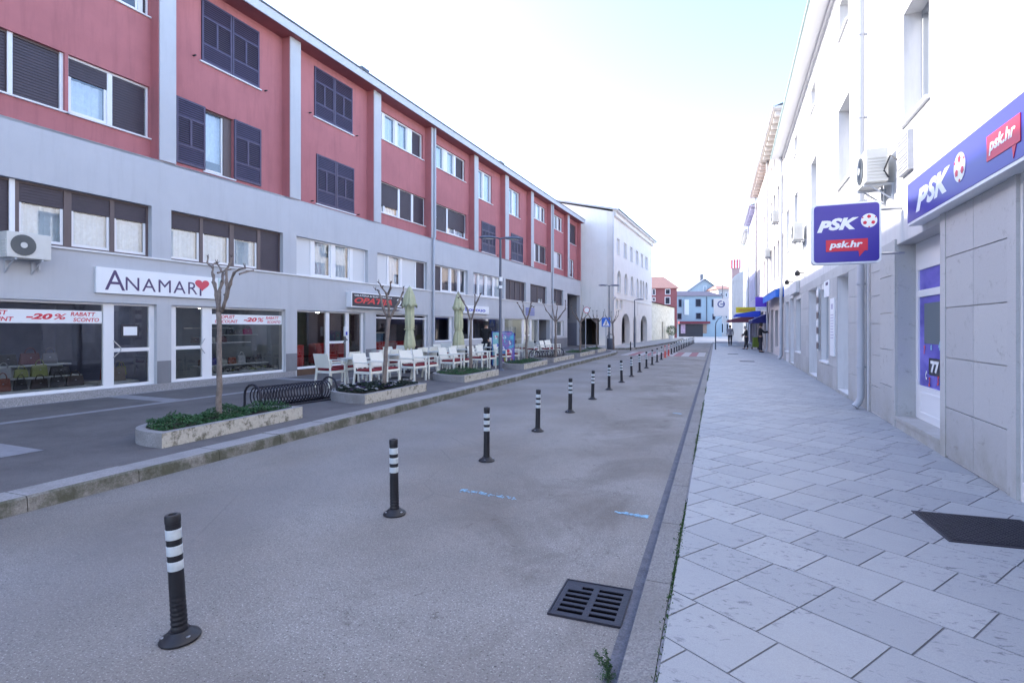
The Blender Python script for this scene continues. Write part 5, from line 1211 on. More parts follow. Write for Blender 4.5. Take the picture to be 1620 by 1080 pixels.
for i, (x0, x1, y0, y1, kd, o_) in enumerate(PLN):
    P_ = planter(x0, x1, y0, y1); P2 = inset(P_, .11)
    if not inpoly(P2[0][0], P2[0][1], P_): P2 = inset(P_, -.11)
    t = thing('planter', o_+' low stone planter from the camera along the left kerb', 'planter', (0,0,.13), 0, 'stone planters along the left kerb')
    m_ = MB(); n_ = len(P_); hh = .19
    for k in range(n_):
        j = (k+1) % n_; a_, b_, c_, d_ = P_[k], P_[j], P2[j], P2[k]
        m_.face([(*a_,0),(*b_,0),(*b_,hh),(*a_,hh)], 0 if k == n_-1 else 1); m_.face([(*a_,hh),(*b_,hh),(*c_,hh),(*d_,hh)], 1); m_.face([(*d_,hh),(*c_,hh),(*c_,.02),(*d_,.02)], 1)
    m_.build('stone_border', [M_PLST, M_KERBT], t, bevel=.006)
    m_ = MB(); m_.face([(*p_, .15) for p_ in P2]); m_.build('soil', M_SOIL, t, fix=False)
    rr_ = random.Random(20+i); lv = MB(); n_l = int({'l': 9000, 'p': 11000, 's': 900}[kd]*(1 if i < 2 else .55)); fl = MB()
    bumps = [(rr_.uniform(x0, x1), rr_.uniform(y0, y1), rr_.uniform(.15, .35), rr_.uniform(.02, .075)) for _ in range(34)]
    for _ in range(n_l):
        x, y = rr_.uniform(x0, x1), rr_.uniform(y0, y1)
        if not inpoly(x, y, P2): continue
        h = .05+sum(b_[3]*math.exp(-((x-b_[0])**2+(y-b_[1])**2)/b_[2]**2*3) for b_ in bumps)
        if kd == 'p' and h < .075: continue
        h = min(h, .18)*rr_.uniform(.25, 1.05)**.6; z = .15+h; sz = rr_.uniform(.010, .024) if kd == 'l' else rr_.uniform(.014,.032)
        a_ = rr_.uniform(0, 6.28); tl = rr_.uniform(-.8, .8); ca_, sa2 = math.cos(a_)*sz, math.sin(a_)*sz
        lv.face([(x-ca_, y-sa2, z-tl*sz), (x+sa2*.55, y-ca_*.55, z+sz*.4), (x+ca_, y+sa2, z+tl*sz), (x-sa2*.55, y+ca_*.55, z+.2*sz)])
        if kd == 'p' and rr_.random() < .017:
            q_ = fl; mm_ = 0 if rr_.random() < .7 else 1
            for k in range(5):
                an = 1.257*k+a_; q_.face([(x, y, z+.035), (x+.03*math.cos(an-.5), y+.03*math.sin(an-.5), z+.045), (x+.038*math.cos(an), y+.038*math.sin(an), z+.04), (x+.03*math.cos(an+.5), y+.03*math.sin(an+.5), z+.045)], mm_)
    tag(lv.build('ground_cover', M_LEAF if kd == 'l' else M_LEAF2, fix=False), 'leafy '+('green' if kd == 'l' else 'dark pansy' if kd == 'p' else 'sparse')+' planting filling the '+o_+' stone planter', 'plants', kind='stuff').location = (0,0,.13)
    if fl.f: tag(fl.build('flowers', [M_PETW, M_PETP], fix=False), 'white and purple pansy flowers in the second stone planter', 'flowers', kind='stuff').location = (0,0,.13)
# ================================================================== BARE TREES
def wob(a_, b_, n_, amp, rr_):
    a_, b_ = Vector(a_), Vector(b_)
    return [a_.lerp(b_, k/n_)+Vector((rr_.gauss(0,amp), rr_.gauss(0,amp), rr_.gauss(0,amp*.4)))*(0 if k in (0, n_) else 1) for k in range(n_+1)]
def branch(t, pts, r0, r1, knobs, rr_):
    n_ = len(pts); rs = []
    for i in range(n_):
        q_ = i/(n_-1); r_ = r0+(r1-r0)*q_
        if i in knobs: r_ *= 1.5
        rs.append(r_*rr_.uniform(.92,1.1))
    m_ = MB(); m_.tube(pts, rs, 9); return m_.build('branch', M_BARK, t, smooth='all')
def tree(x, y, d, fork_px, base_px, brs, label, seed, r0=.055, zb=.28):
    """brs: polylines in photo pixels for the branches; spread gets a depth component too"""
    rr_ = random.Random(seed); t = thing('bare_tree', label, 'tree', (x, y, zb), 0, 'pollarded bare trees in the stone planters')
    def P3(u, v, dd=0):
        k = (d+dd)/FPX; return Vector(((u-base_px[0])*d/FPX*Rv[0]+dd*Fv[0], (u-base_px[0])*d/FPX*Rv[1]+dd*Fv[1], EYE+(HY-v)*d/FPX-zb))
    tp = wob((0,0,-.08), P3(*fork_px), 9, .007, rr_); m_ = MB(); m_.tube(tp, [r0*(1.15 if k == 0 else 1-.03*k)*rr_.uniform(.96,1.05)*(1.2 if k == 9 else 1) for k in range(10)], 12); m_.build('trunk', M_BARK, t, smooth='all')
    for bi, br in enumerate(brs):
        dd = rr_.uniform(-.35,.35); n_ = len(br)
        pts = []
        for k, (u, v) in enumerate(br): pts.append(P3(u, v, dd*k/max(1, n_-1)))
        fine = [pts[0]]
        for k in range(1, len(pts)): fine += wob(pts[k-1], pts[k], 3, .006, rr_)[1:]
        L_ = len(fine); kn = {3*k for k in range(1, n_)}
        r_a = r0*.56 if bi < 4 else r0*.32
        b_ = branch(t, fine, r_a, r0*.20, kn, rr_)
        if n_ > 3 or bi < 4:
            m_ = MB(); c_ = fine[-1]
            for _ in range(3): m_.tube([c_, c_+Vector((rr_.uniform(-.05,.05), rr_.uniform(-.05,.05), rr_.uniform(.02,.08)))], [r0*.2, r0*.07], 6)
            for kk in list(kn)[:2]:
                c2 = fine[min(kk, L_-1)]; m_.tube([c2, c2+Vector((rr_.uniform(-.04,.04), rr_.uniform(-.04,.04), .03))], [r0*.38, r0*.2], 6)
            m_.build('pruned_knob', M_BARKD, b_)
    return t
tree(*G(347.5,661,.28), 8.42, (346,494), (347.5,660), [
    [(345,494),(340,468),(333,450),(328,436),(323,422),(312,415),(310,405)],
    [(347,492),(343,466),(345,448),(344,434),(337,426),(328,417)],
    [(350,494),(358,470),(357,448),(356,430),(361,420),(364,410)],
    [(352,490),(362,466),(370,452),(379,436),(390,431),(402,430)],
    [(344,434),(352,430),(357,427)], [(378,436),(382,430),(385,427)], [(337,426),(331,420),(329,416)]],
    'slender bare pollarded tree nearest the camera, before the white shop sign', 1, .046)
tree(*G(606.7,615,.28), 12.2, (615,503), (606.7,615), [
    [(613,504),(606,488),(600,470),(597,460),(591,458)],
    [(615,502),(616,484),(614,466),(608,456),(605,450)],
    [(617,503),(625,488),(632,474),(636,464),(637,456)],
    [(614,466),(620,458),(622,450)]], 'bare tree in the pansy planter, before the dark cafe sign', 2, .052)
tree(*G(744,586,.28), 18.0, (745,506), (744,586), [
    [(744,507),(740,492),(733,478),(728,471),(724,466)], [(746,506),(750,492),(751,480),(751,470)], [(750,488),(756,476),(760,468)], [(733,478),(729,470),(727,474)]],
    'bare tree just left of the tall grey street lamp', 3, .055)
tree(*G(832.5,570,.28), 22.9, (833,505), (832.5,570), [
    [(832,505),(827,494),(822,485),(819,480)], [(834,505),(838,492),(841,484),(844,487)], [(828,494),(828,484),(827,478)], [(838,492),(840,480),(843,477)]],
    'bare tree right of the picture board with a lamp', 4, .058)
def gtree(u, v, top, lab, seed, lean=0):
    x, y = G(u, v, .28); d = x*Fv[0]+y*Fv[1]; k = FPX/d; rr_ = random.Random(seed); fk = (u+lean, HY-(1.85-EYE)*k-0*k)
    fk = (u+lean, v-(1.62)*k)
    brs = []
    for j, a_ in enumerate((-.55,-.22,.15,.5)):
        a_ += rr_.uniform(-.1,.1); h_ = rr_.uniform(.8,1.0)*top
        brs.append([fk, (fk[0]+a_*.35*k, fk[1]-.25*h_*k), (fk[0]+a_*.8*k, fk[1]-.6*h_*k), (fk[0]+a_*k*rr_.uniform(.8,1.1), fk[1]-h_*k)])
    tree(x, y, d, fk, (u, v), brs, lab, seed, .06)
gtree(879,566,.95,'bare tree beside the second bicycle rack, fifth along the kerb',5); gtree(918,558,.95,'bare tree before the dark passage end of the red block, sixth along the kerb',6); gtree(944,552,.9,'bare tree in front of the pale gable wall and its passage',7); gtree(971,550.5,.95,'dark bare tree at the corner of the arcaded building',8,-2)
# ================================================================== BIKE RACKS
def rack(label, A_, B_, n_, h=.42, w=.42):
    A_ = Vector((*A_, .13)); B_ = Vector((*B_, .13)); d = B_-A_; L_ = d.length
    t = thing('bicycle_rack', label, 'bicycle rack', A_, math.atan2(d.y, d.x), 'coil bicycle racks'); r_ = .016
    def arch(x, hh, ww, rr2, tilt=0):
        pts = [(x, -ww/2, 0), (x, -ww/2, hh*.55)]+[(x+tilt*math.sin(math.pi*k/8), -ww/2*math.cos(math.pi*k/8), hh*.55+hh*.45*math.sin(math.pi*k/8)) for k in range(1, 8)]+[(x, ww/2, hh*.55), (x, ww/2, 0)]
        m_ = MB(); m_.tube(pts, rr2, 8); return m_
    for x in (0, L_): arch(x, h+.04, w+.04, .022).build('end_arch', M_CAST, t, smooth=True)
    m_ = MB(); pts = []; N_ = n_*14
    for k in range(N_+1):
        an = 2*math.pi*k/14; pts.append((.06+(L_-.12)*k/N_, -w/2*math.cos(an)*.95, h*.5+h*.46*math.sin(an)))
    m_.tube(pts, r_*.8, 6); m_.build('coil', M_CAST, t, smooth='all')
    m_ = MB()
    for yy in (-w/2, w/2): m_.box(-.03, L_+.03, yy-.02, yy+.02, 0, .02)
    m_.build('rail', M_CAST, t)
    return t
rack('long dark coil bicycle rack between the first two stone planters', (-8.05,7.68), (-7.78,9.48), 24)
rack('short dark coil bicycle rack in the fifth planter, beside a bare tree', (-7.75,23.4), (-7.3,25.9), 9, .46, .5)
# ================================================================== CAFE FURNITURE
def make_chair():
    t = thing('cafe_chair', 'x', 'chair', (0,0,0), 0, 'white wicker chairs of the street cafe')
    for (x, y, top) in ((-.25,-.24,.64),(.25,-.24,.64)):
        m_ = MB(); m_.bar((x,y,0),(x,y*.98,top),.04,.04); m_.build('leg', M_CHAIR, t)
    for x in (-.25,.25):
        m_ = MB(); m_.bar((x*.96,.31,0),(x*.98,.25,.40),.04,.04); m_.build('leg', M_CHAIR, t)
    m_ = MB(); m_.box(-.27,.27,-.26,.26,.36,.42); m_.build('seat', M_CHAIR, t, bevel=.01)
    m_ = MB(); m_.v += []; bk = [(-.26,.235,.50),(.26,.235,.50),(.25,.33,.86),(-.25,.33,.86)]
    m_.face(bk); m_.face([(p_[0],p_[1]+.035,p_[2]) for p_ in reversed(bk)])
    q_ = [(p_[0],p_[1]+.035,p_[2]) for p_ in bk]
    for i in range(4): j = (i+1) % 4; m_.face([bk[i],bk[j],q_[j],q_[i]])
    m_.box(-.26,-.22,.235,.275,.40,.51); m_.box(.22,.26,.235,.275,.40,.51); m_.build('backrest', M_CHAIR, t, bevel=.006)
    for x in (-.27,.27): m_ = MB(); m_.box(x-.025,x+.025,-.26,.27,.625,.655); m_.build('armrest', M_CHAIR, t, bevel=.006)
    m_ = MB(); m_.box(-.22,.22,-.24,.22,.425,.475); m_.build('cushion', M_CUSH, t, bevel=.02)
    return t
CH = make_chair(); first = [True]
rc = random.Random(9)
def chair(s_p, off, face, label):
    """face: direction the sitter looks, degrees from facade tangent"""
    o = CH if first[0] else dup(CH); first[0] = False
    x, y, _ = LF.w(s_p, off); o.location = (x, y, .131)
    o.rotation_euler = (0, 0, LF.rz+rad(face+rc.uniform(-7,7))+math.pi/2); o['label'] = label
def make_table():
    t = thing('cafe_table', 'x', 'table', (0,0,0), 0, 'white square tables of the street cafe')
    m_ = MB(); m_.box(-.34,.34,-.34,.34,.70,.725); m_.build('top', M_TABLE, t, bevel=.006)
    m_ = MB(); m_.tube([(0,0,.03),(0,0,.70)], .03, 10); m_.build('column', M_BLK, t, smooth=True)
    for k in range(4): m_ = MB(); an = rad(45+90*k); m_.bar((0,0,.05),(.28*math.cos(an),.28*math.sin(an),.02),.05,.03); m_.build('foot', M_BLK, t)
    return t
TB = make_table()
def table(i, s_p, off, label):
    o = TB if i == 0 else dup(TB); x, y, _ = LF.w(s_p, off); o.location = (x, y, .131); o.rotation_euler = (0,0,LF.rz); o['label'] = label
    a_ = thing('ashtray', 'small black ashtray on the '+ORD[i]+' cafe table from the camera', 'ashtray', (x+.05, y+.04, .857), 0, 'black ashtrays on the cafe tables')
    m_ = MB(); m_.lathe([(.05,0),(.065,.05),(.06,.10),(.05,.10),(.045,.03)], 12); m_.build('bowl', M_BLK, a_, smooth=True)
TS = [5.95, 7.95, 10.1, 12.1, 14.3]
for i, s_p in enumerate(TS):
    table(i, s_p, 3.45, ORD[i]+' white cafe table from the camera, near the kerb planters'); n = ORD[i]
    chair(s_p-.35, 4.15, 90+180, 'white wicker chair, kerb side and nearer seat of the %s cafe table' % n); chair(s_p+.38, 4.12, 90+180, 'white wicker chair, kerb side and farther seat of the %s cafe table' % n)
    if i != 0: chair(s_p-.36, 2.78, 90, 'white wicker chair, shop side and nearer seat of the %s cafe table' % n)
    else: chair(s_p-.55, 3.1, 0, 'white wicker chair at the near end of the first cafe table, facing down the street')
    chair(s_p+.36, 2.74, 90, 'white wicker chair, shop side and farther seat of the %s cafe table' % n)
for j, sp in enumerate((10.2, 13.4)):
    i = 5+j; table(i, sp, 1.25, ['nearer','farther'][j]+' white cafe table of the row close to the shop wall')
    chair(sp-.35, 1.95, 270, 'white wicker chair, kerb side, at the %s table close to the shop wall' % ['nearer','farther'][j]); chair(sp+.75, 1.25, 180, 'white wicker chair facing the camera at the %s table close to the shop wall' % ['nearer','farther'][j])
sp = LF.s_(836, 3.0)+.7
table(7, sp, 3.0, 'white cafe table behind the picture board, farthest down the pavement')
for j, (ds, of, fc) in enumerate(((-.7,3.2,0),(.0,3.75,270),(.75,3.75,270),(1.3,3.7,270),(-.2,2.3,90),(.7,2.3,90))):
    chair(sp+ds, of, fc, ORD[j]+' white wicker chair from the camera in the group behind the picture board')
# closed parasols
def parasol(s_p, off, ztop, label, seed, lean=0):
    x, y, _ = LF.w(s_p, off); t = thing('closed_parasol', label, 'parasol', (x, y, .13), 0, 'closed pale green parasols of the cafe'); rr_ = random.Random(seed)
    m_ = MB(); m_.tube([(0,0,0),(0,0,ztop-.1)], .024, 8); m_.lathe([(.03,ztop-.12),(.035,ztop-.02),(.01,ztop+.05)], 8); m_.build('pole', M_METAL, t, smooth=True)
    m_ = MB(); m_.box(-.25,.25,-.25,.25,0,.06); m_.build('base', M_CAST, t, bevel=.01)
    prof = [(0,.03),(.05,.06),(.15,.10),(.30,.15),(.45,.185),(.56,.21),(.60,.225),(.66,.16),(.9,.15),(1.15,.155),(1.40,.15),(1.46,.115),(1.54,.135),(1.7,.165),(1.9,.19),(2.02,.20),(2.10,.15)]
    n_ = 40; b = 0; m_ = MB()
    for (dz, r_) in prof:
        for k in range(n_):
            an = 2*math.pi*k/n_; f_ = 1+.11*math.sin(8*an+1.6*math.sin(dz*1.7+seed)+seed)+.06*math.sin(13*an+dz*4+seed)+.04*math.sin(21*an-dz*6)+.10*math.sin(an*2+seed+dz*1.3)
            if dz in (.6,): f_ += .25*max(0, math.sin(4*an+seed))
            zz = ztop-dz-(.14*max(0, math.sin(8*an+seed+dz)) if dz > 1.7 or .5 < dz < .65 else 0)
            m_.v.append((r_*f_*math.cos(an)+lean*dz, r_*f_*math.sin(an), zz))
    for i in range(len(prof)-1):
        for k in range(n_): k2 = (k+1) % n_; m_.f.append((i*n_+k, i*n_+k2, (i+1)*n_+k2, (i+1)*n_+k)); m_.m.append(0)
    m_.f.append(tuple(range(n_))); m_.m.append(0)
    m_.build('canopy', M_CANV, t, smooth='all')
    m_ = MB(); m_.tube([(.18*math.cos(2*math.pi*k/16), .18*math.sin(2*math.pi*k/16), ztop-1.46+.015*math.sin(3*k)) for k in range(17)], .012, 6, cap=False); m_.build('strap', M_CANV, t)
parasol(LF.s_(648,2.3), 2.3, 2.92, 'tall closed pale green parasol beside the dark cafe sign', 1); parasol(LF.s_(725.5,2.6), 2.6, 2.90, 'closed pale green parasol next to the sign with rounded blue lettering', 4)
# cafe door sanitizer stand
x, y, _ = LF.w(su(546,.35), .35); t = thing('sanitizer_stand', 'thin black stand with a white dispenser beside the cafe door', 'stand', (x, y, .13), LF.rz)
m_ = MB(); m_.tube([(0,0,0),(0,0,1.3)], .018, 8); m_.box(-.14,.14,-.12,.12,0,.015); m_.tube([(-.1,0,.95),(-.12,-.06,1.05),(0,-.1,1.1),(.02,0,1.15)], .012, 6); m_.build('stand', M_BLK, t)
m_ = MB(); m_.box(-.05,.05,-.06,.03,1.22,1.55); m_.build('dispenser', M_SIGNW, t, bevel=.01); m_ = MB(); m_.box(-.04,.04,-.068,-.061,1.26,1.38); m_.build('logo_patch', M_BLUE, t)
# ================================================================== PICTURE BOARD
cx_, cy_ = WD(779.5, 21.5); t = thing('picture_board', 'colourful two-panel ice cream poster board behind the grey lamp post', 'poster board', (cx_, cy_, .131), YAW-.15)
W1, W2, HB = .34, .50, 1.33
q = NT('poster colours', .3); nn = q.noise(3.0, 3, .5, None, .6); vv = q.vor(9)
c = q.mix(q.rng(nn, .35, .65), (.05,.25,.45), (.35,.10,.42)); c = q.mix(q.rng(q.noise(5,2,.5), .55, .62), c, (.10,.45,.60)); c = q.mix(q.rng(vv.outputs['Distance'], .10, .07), c, (.70,.75,.78)); M_POST = q.done(c)
m_ = MB(); m_.box(0, W1, -.02, .02, .02, HB); p1_ = m_.build('panel', mat('mint poster', (.22,.48,.50), .3, .3, 4), t); m_ = MB(); m_.box(W1+.01, W1+W2, -.02, .02, .02, HB-.02); p2_ = m_.build('panel', M_POST, t)
def scoop(par, x, z, r_, m1, m2):
    a_ = MB(); disc(a_, x, z, r_, -.021, -.026, 0, 18); disc(a_, x-r_*.3, z+r_*.35, r_*.55, -.0265, -.029, 1, 14); a_.slab([(x-r_*.8,z-r_*.3),(x+r_*.8,z-r_*.3),(x,z-r_*2.1)], -.0295, -.031, 1); a_.build('ice_cream_print', [m1, m2], par)
scoop(p1_, .14, 1.15, .06, M_SIGNR, M_PETW); scoop(p1_, .17, .80, .09, M_BLUE, M_PETW); scoop(p1_, .15, .42, .07, M_LBLUE, M_PETW)
scoop(p2_, .48, 1.12, .07, M_PETW, M_LBLUE); scoop(p2_, .70, .95, .06, M_PETP, M_PETW); scoop(p2_, .66, .55, .12, M_PETW, M_SIGNR); scoop(p2_, .46, .72, .06, M_BLUE, M_PETW); scoop(p2_, .52, .28, .08, M_PETW, M_YEL); scoop(p2_, .74, .25, .06, M_SIGNR, M_PETW)
m_ = MB(); m_.tube([(-.02,0,0),(-.02,0,HB+.02),(W1+W2-.1,0,HB+.02),(W1+W2+.02,0,HB-.06),(W1+W2+.02,0,0)], .018, 8); m_.build('frame', M_BLUE, t)
# ================================================================== LAMPS
def lamp(loc, h, w_, label, ang, heads=2, pw=.066):
    t = thing('street_lamp', label, 'street lamp', loc, ang, 'grey street lamps')
    m_ = MB(); m_.lathe([(pw*2,0),(pw*2,.02),(pw*1.1,.06),(pw*1.05,1.2),(pw*.8,1.25),(pw*.62,h-.3),(pw*.6,h-.05)], 14); m_.build('pole', M_LAMP, t, smooth=True)
    m_ = MB(); m_.tube([(-w_*.45,0,h-.02),(-w_*.15,0,h+.03),(0,0,h-.03),(w_*.15,0,h+.03),(w_*.45,0,h-.02)] if heads == 2 else [(0,0,h-.03),(w_*.4,0,h)], .028, 8); m_.build('arm', M_LAMP, t, smooth=True)
    for sgn in ((-1,1) if heads == 2 else (1,)):
        m_ = MB(); cxx = sgn*w_*.33; L_ = w_*.24; n_ = 18
        rings = [(.75,-.03),(1,-.005),(.92,.03),(.55,.06),(.1,.07)]
        for (r_, z) in rings:
            for k in range(n_): an = 2*math.pi*k/n_; m_.v.append((cxx+L_*r_*math.cos(an), .11*r_*math.sin(an), h+z))
        for i in range(len(rings)-1):
            for k in range(n_): k2 = (k+1) % n_; m_.f.append((i*n_+k,i*n_+k2,(i+1)*n_+k2,(i+1)*n_+k)); m_.m.append(0)
        m_.f.append(tuple(range(4*n_,5*n_))); m_.m.append(0); m_.f.append(tuple(range(n_))); m_.m.append(0)
        hd = m_.build('lamp_head', M_LAMP, t, smooth=True)
        m_ = MB(); b_ = [(cxx+L_*.62*math.cos(2*math.pi*k/14), .075*math.sin(2*math.pi*k/14)) for k in range(14)]; m_.prism(b_, h-.045, h-.031); m_.build('lens', M_LENS, hd)
    return t
x, y = G(791.7,586,.13); L1 = lamp((x, y, .13), 4.68, 1.35, 'tall grey street lamp with two flat heads beside the poster board', YAW+.2)
m_ = MB(); m_.box(-.06,.06,-.066,-.055,2.9,3.0); m_.box(-.05,.07,-.067,-.055,3.15,3.3); m_.build('sticker', M_SIGNW, L1)
x, y = G(963.7,552.5,.13); lamp((x, y, .13), 4.45, 1.35, 'grey street lamp with two flat heads beside the blue crossing sign', YAW+.1)
x, y = G(1004,552,.0); lamp((x, y, 0), 3.8, 1.3, 'grey street lamp in front of the narrow middle arch of the arcade', YAW, 1)
# crossing sign, round sign, bin
x, y = G(958.7,553,.13); d_ = x*Fv[0]+y*Fv[1]; t = thing('crossing_sign', 'square blue pedestrian crossing sign on a grey post', 'traffic sign', (x, y, .13), YAW)
m_ = MB(); m_.tube([(0,0,0),(0,0,2.3)], .03, 8); m_.build('post', M_PIPE, t, smooth=True)
m_ = MB(); m_.box(-.31,.29,-.06,-.035,1.58,2.2); pl = m_.build('plate', mat('traffic blue', (.02,.14,.62), .4), t, bevel=.01)
m_ = MB(); m_.slab([(-.25,1.64),(.23,1.64),(-.01,2.12)], -.064, -.0605); m_.build('white_triangle', M_SIGNW, pl)
m_ = MB(); disc(m_, .0, 1.98, .028, -.068, -.0645); m_.slab([(-.03,1.94),(.03,1.94),(.02,1.82),(.07,1.68),(.04,1.68),(0,1.79),(-.05,1.68),(-.09,1.68),(-.03,1.82)], -.068, -.0645); m_.slab([(-.12,1.66),(-.07,1.66),(-.06,1.675),(-.11,1.675)], -.068, -.0645); m_.build('walking_figure', M_BLK, pl)
x, y = G(926.5,556,.13); t = thing('round_sign', 'round white sign with a red rim above the sixth bare tree', 'traffic sign', (x, y, .13), YAW); m_ = MB(); m_.tube([(0,0,0),(0,0,2.75)], .025, 8); m_.build('post', M_PIPE, t, smooth=True)
m_ = MB(); disc(m_, .06, 2.62, .20, -.05, -.03, 0, 24); pl = m_.build('plate', M_SIGNR, t); m_ = MB(); disc(m_, .06, 2.62, .165, -.054, -.0505, 0, 24); m_.build('white_disc', M_SIGNW, pl)
x, y = G(961,553,.13); t = thing('litter_bin', 'dark rounded litter bin at the foot of the crossing sign', 'litter bin', (x+.1, y+.6, .13), 0)
m_ = MB(); m_.lathe([(.22,0),(.26,.05),(.27,.75),(.23,.78)], 18); m_.build('body', M_LAMP, t, smooth=True); m_ = MB(); m_.tube([(-.24,0,.6),(-.24,0,.9),(-.15,0,1.02),(0,0,1.06),(.15,0,1.02),(.24,0,.9),(.24,0,.6)], .03, 8); m_.build('hood', M_LAMP, t, smooth=True)
# round shrub at far end
x, y = WD(1062, 72); t = thing('round_shrub', 'small round green shrub in a white tub by the stone building', 'shrub', (x, y, .0)); m_ = MB(); rr_ = random.Random(3)
for _ in range(1800):
    v_ = Vector((rr_.gauss(0,1), rr_.gauss(0,1), rr_.gauss(0,1))).normalized()*rr_.uniform(.45,.75); c_ = v_+Vector((0,0,1.25)); s2 = .06
    m_.face([c_+Vector((rr_.uniform(-s2,s2), rr_.uniform(-s2,s2), rr_.uniform(-s2,s2))) for _ in range(3)])
m_.build('foliage', M_LEAF, t, fix=False); m_ = MB(); m_.lathe([(.3,0),(.4,.6),(.35,.6)], 14); m_.build('tub', M_SIGNW, t)
# ================================================================== SHOP GOODS
BCOL = [('black',(.012,.012,.016)),('dark brown',(.06,.03,.02)),('navy',(.02,.03,.10)),('grey',(.20,.20,.22)),('cream',(.55,.55,.48)),('wine red',(.20,.02,.03)),('yellow green',(.45,.50,.14)),('rust',(.35,.08,.03)),('white',(.62,.64,.64)),('pink',(.50,.06,.22)),('beige',(.40,.32,.25)),('red',(.45,.03,.03)),('violet blue',(.06,.06,.35))]
BM = {n_: mat('bag '+n_, tuple(v*.55 for v in c_), .45, .1) for n_, c_ in BCOL}
def bag(s_p, dep, z, w_, h_, colr, label, handle=True, group='handbags on display', rot=0):
    x, y, _ = LF.w(s_p, -dep); t = thing('handbag', label, 'handbag', (x, y, z), LF.rz+rot, group); tp = .12; d_ = w_*.28
    m_ = MB(); b_ = [(-w_/2,-d_/2,0),(w_/2,-d_/2,0),(w_/2,d_/2,0),(-w_/2,d_/2,0),(-w_/2*(1-tp),-d_/4,h_),(w_/2*(1-tp),-d_/4,h_),(w_/2*(1-tp),d_/4,h_),(-w_/2*(1-tp),d_/4,h_)]
    m_.v += b_
    for f_ in ((0,3,2,1),(4,5,6,7),(0,1,5,4),(1,2,6,5),(2,3,7,6),(3,0,4,7)): m_.f.append(f_); m_.m.append(0)
    m_.build('body', BM[colr], t, bevel=.02)
    if handle: m_ = MB(); m_.tube([(-w_*.25,-d_*.2,h_*.95)]+[(-w_*.25*math.cos(math.pi*k/8), -d_*.2, h_*.95+h_*.5*math.sin(math.pi*k/8)) for k in range(1,8)]+[(w_*.25,-d_*.2,h_*.95)], .010, 6); m_.build('handle', BM[colr], t, smooth=True)
    m_ = MB(); m_.box(-.012,.012,-d_/2-.006,-d_/2+.01,h_*.55,h_*.62); m_.build('clasp', M_METAL, t)
# display steps in the left shop window
def steps(name, s0_, s1_, rows_, label):
    t = thing(name, label, 'display shelf', LF.w(s0_, 0, 0), LF.rz); 
    for (dep, z) in rows_: m_ = MB(); m_.box(0, s1_-s0_, dep-.17, dep+.17, z-.03, z); m_.box(.0,s1_-s0_, dep+.15, dep+.17, .31, z-.03); m_.build('shelf', M_SHELF, t)
rw1 = [(.42,.40),(.80,.62),(1.2,.86)]
steps('display_steps', -2.2, 1.72, rw1, 'white stepped display shelves behind the large left shop window')
rg = random.Random(8); pos = ['front','middle','back']
cnt = 0
for r_i, (dep, z) in enumerate(rw1):
    s_p = -1.9+.1*r_i; k = 0
    while s_p < 1.55:
        w_ = rg.uniform(.24,.38); c_ = ['black','black','dark brown','navy','black','grey','cream','dark brown','wine red'][rg.randrange(9)]
        if r_i == 1 and .55 < s_p < .85: c_ = 'yellow green'
        if r_i == 0 and -.2 < s_p < .12: c_ = 'rust'
        if r_i == 1 and -.1 < s_p < .3: c_ = 'white'
        if r_i == 2 and c_ in ('cream',): c_ = 'grey'
        bag(s_p+w_/2, dep, z+.001, w_, rg.uniform(.17,.26), c_, '%s handbag, %s from the left, %s row, large left shop window' % (c_, ORD[k], pos[r_i]), rg.random() < .75, rot=rg.uniform(-.2,.2)); s_p += w_+.03; k += 1
bag(t0(196), .75, .45, .26, .26, 'red', 'red bag standing behind the left glass door'); bag(t0(212), .7, .40, .34, .32, 'beige', 'beige shopper bag behind the left glass door'); bag(t0(228), .95, .50, .24, .22, 'yellow green', 'olive bag at the right behind the left glass door')
t = thing('display_bench', 'low white bench under the bags behind the left glass door', 'display shelf', LF.w(2.0,0,0), LF.rz); m_ = MB(); m_.box(.0,.9,.55,1.15,.31,.40); m_.build('board', M_SHELF, t)
# right window: glass shelves with bags, heap of small accessories
t = thing('glass_shelves', 'two thin wall shelves in the shop window behind the bare tree', 'display shelf', LF.w(4.6,0,0), LF.rz)
for (a_, b_, z) in ((0,1.3,1.62),(.3,1.9,1.20),(1.0,2.15,1.42)): m_ = MB(); m_.box(a_, b_, 1.0, 1.35, z, z+.02); m_.build('shelf', M_SHELF, t)
for k, (s_p, z, w_, h_, c_) in enumerate(((5.9,1.44,.26,.16,'black'),(6.2,1.44,.30,.14,'grey'),(6.52,1.44,.34,.17,'pink'),(5.3,1.22,.26,.16,'cream'),(5.62,1.22,.34,.17,'wine red'),(4.8,1.22-.001,.26,.15,'dark brown'))):
    bag(s_p, 1.17, z+.001, w_, h_, c_, '%s handbag on a shelf of the right shop window, %s of six' % (c_, ORD[k]), k % 2 == 0)
steps('display_steps', 4.5, 6.85, [(.42,.42),(.8,.60)], 'white stepped display shelves behind the smaller shop window')
for k in range(7):
    c_ = ['dark brown','violet blue','cream','rust','white','black','grey'][k]
    bag(4.75+k*.31, .80, .602, .27, [.17,.2,.16,.19,.23,.2,.18][k], c_, '%s handbag in the upper row of the smaller shop window, %s from the left' % (c_, ORD[k]), k in (1,4,6))
hp = MB(); rh = random.Random(12); HM = [BM['black'], BM['white'], BM['cream'], BM['grey'], BM['yellow green'], BM['dark brown']]
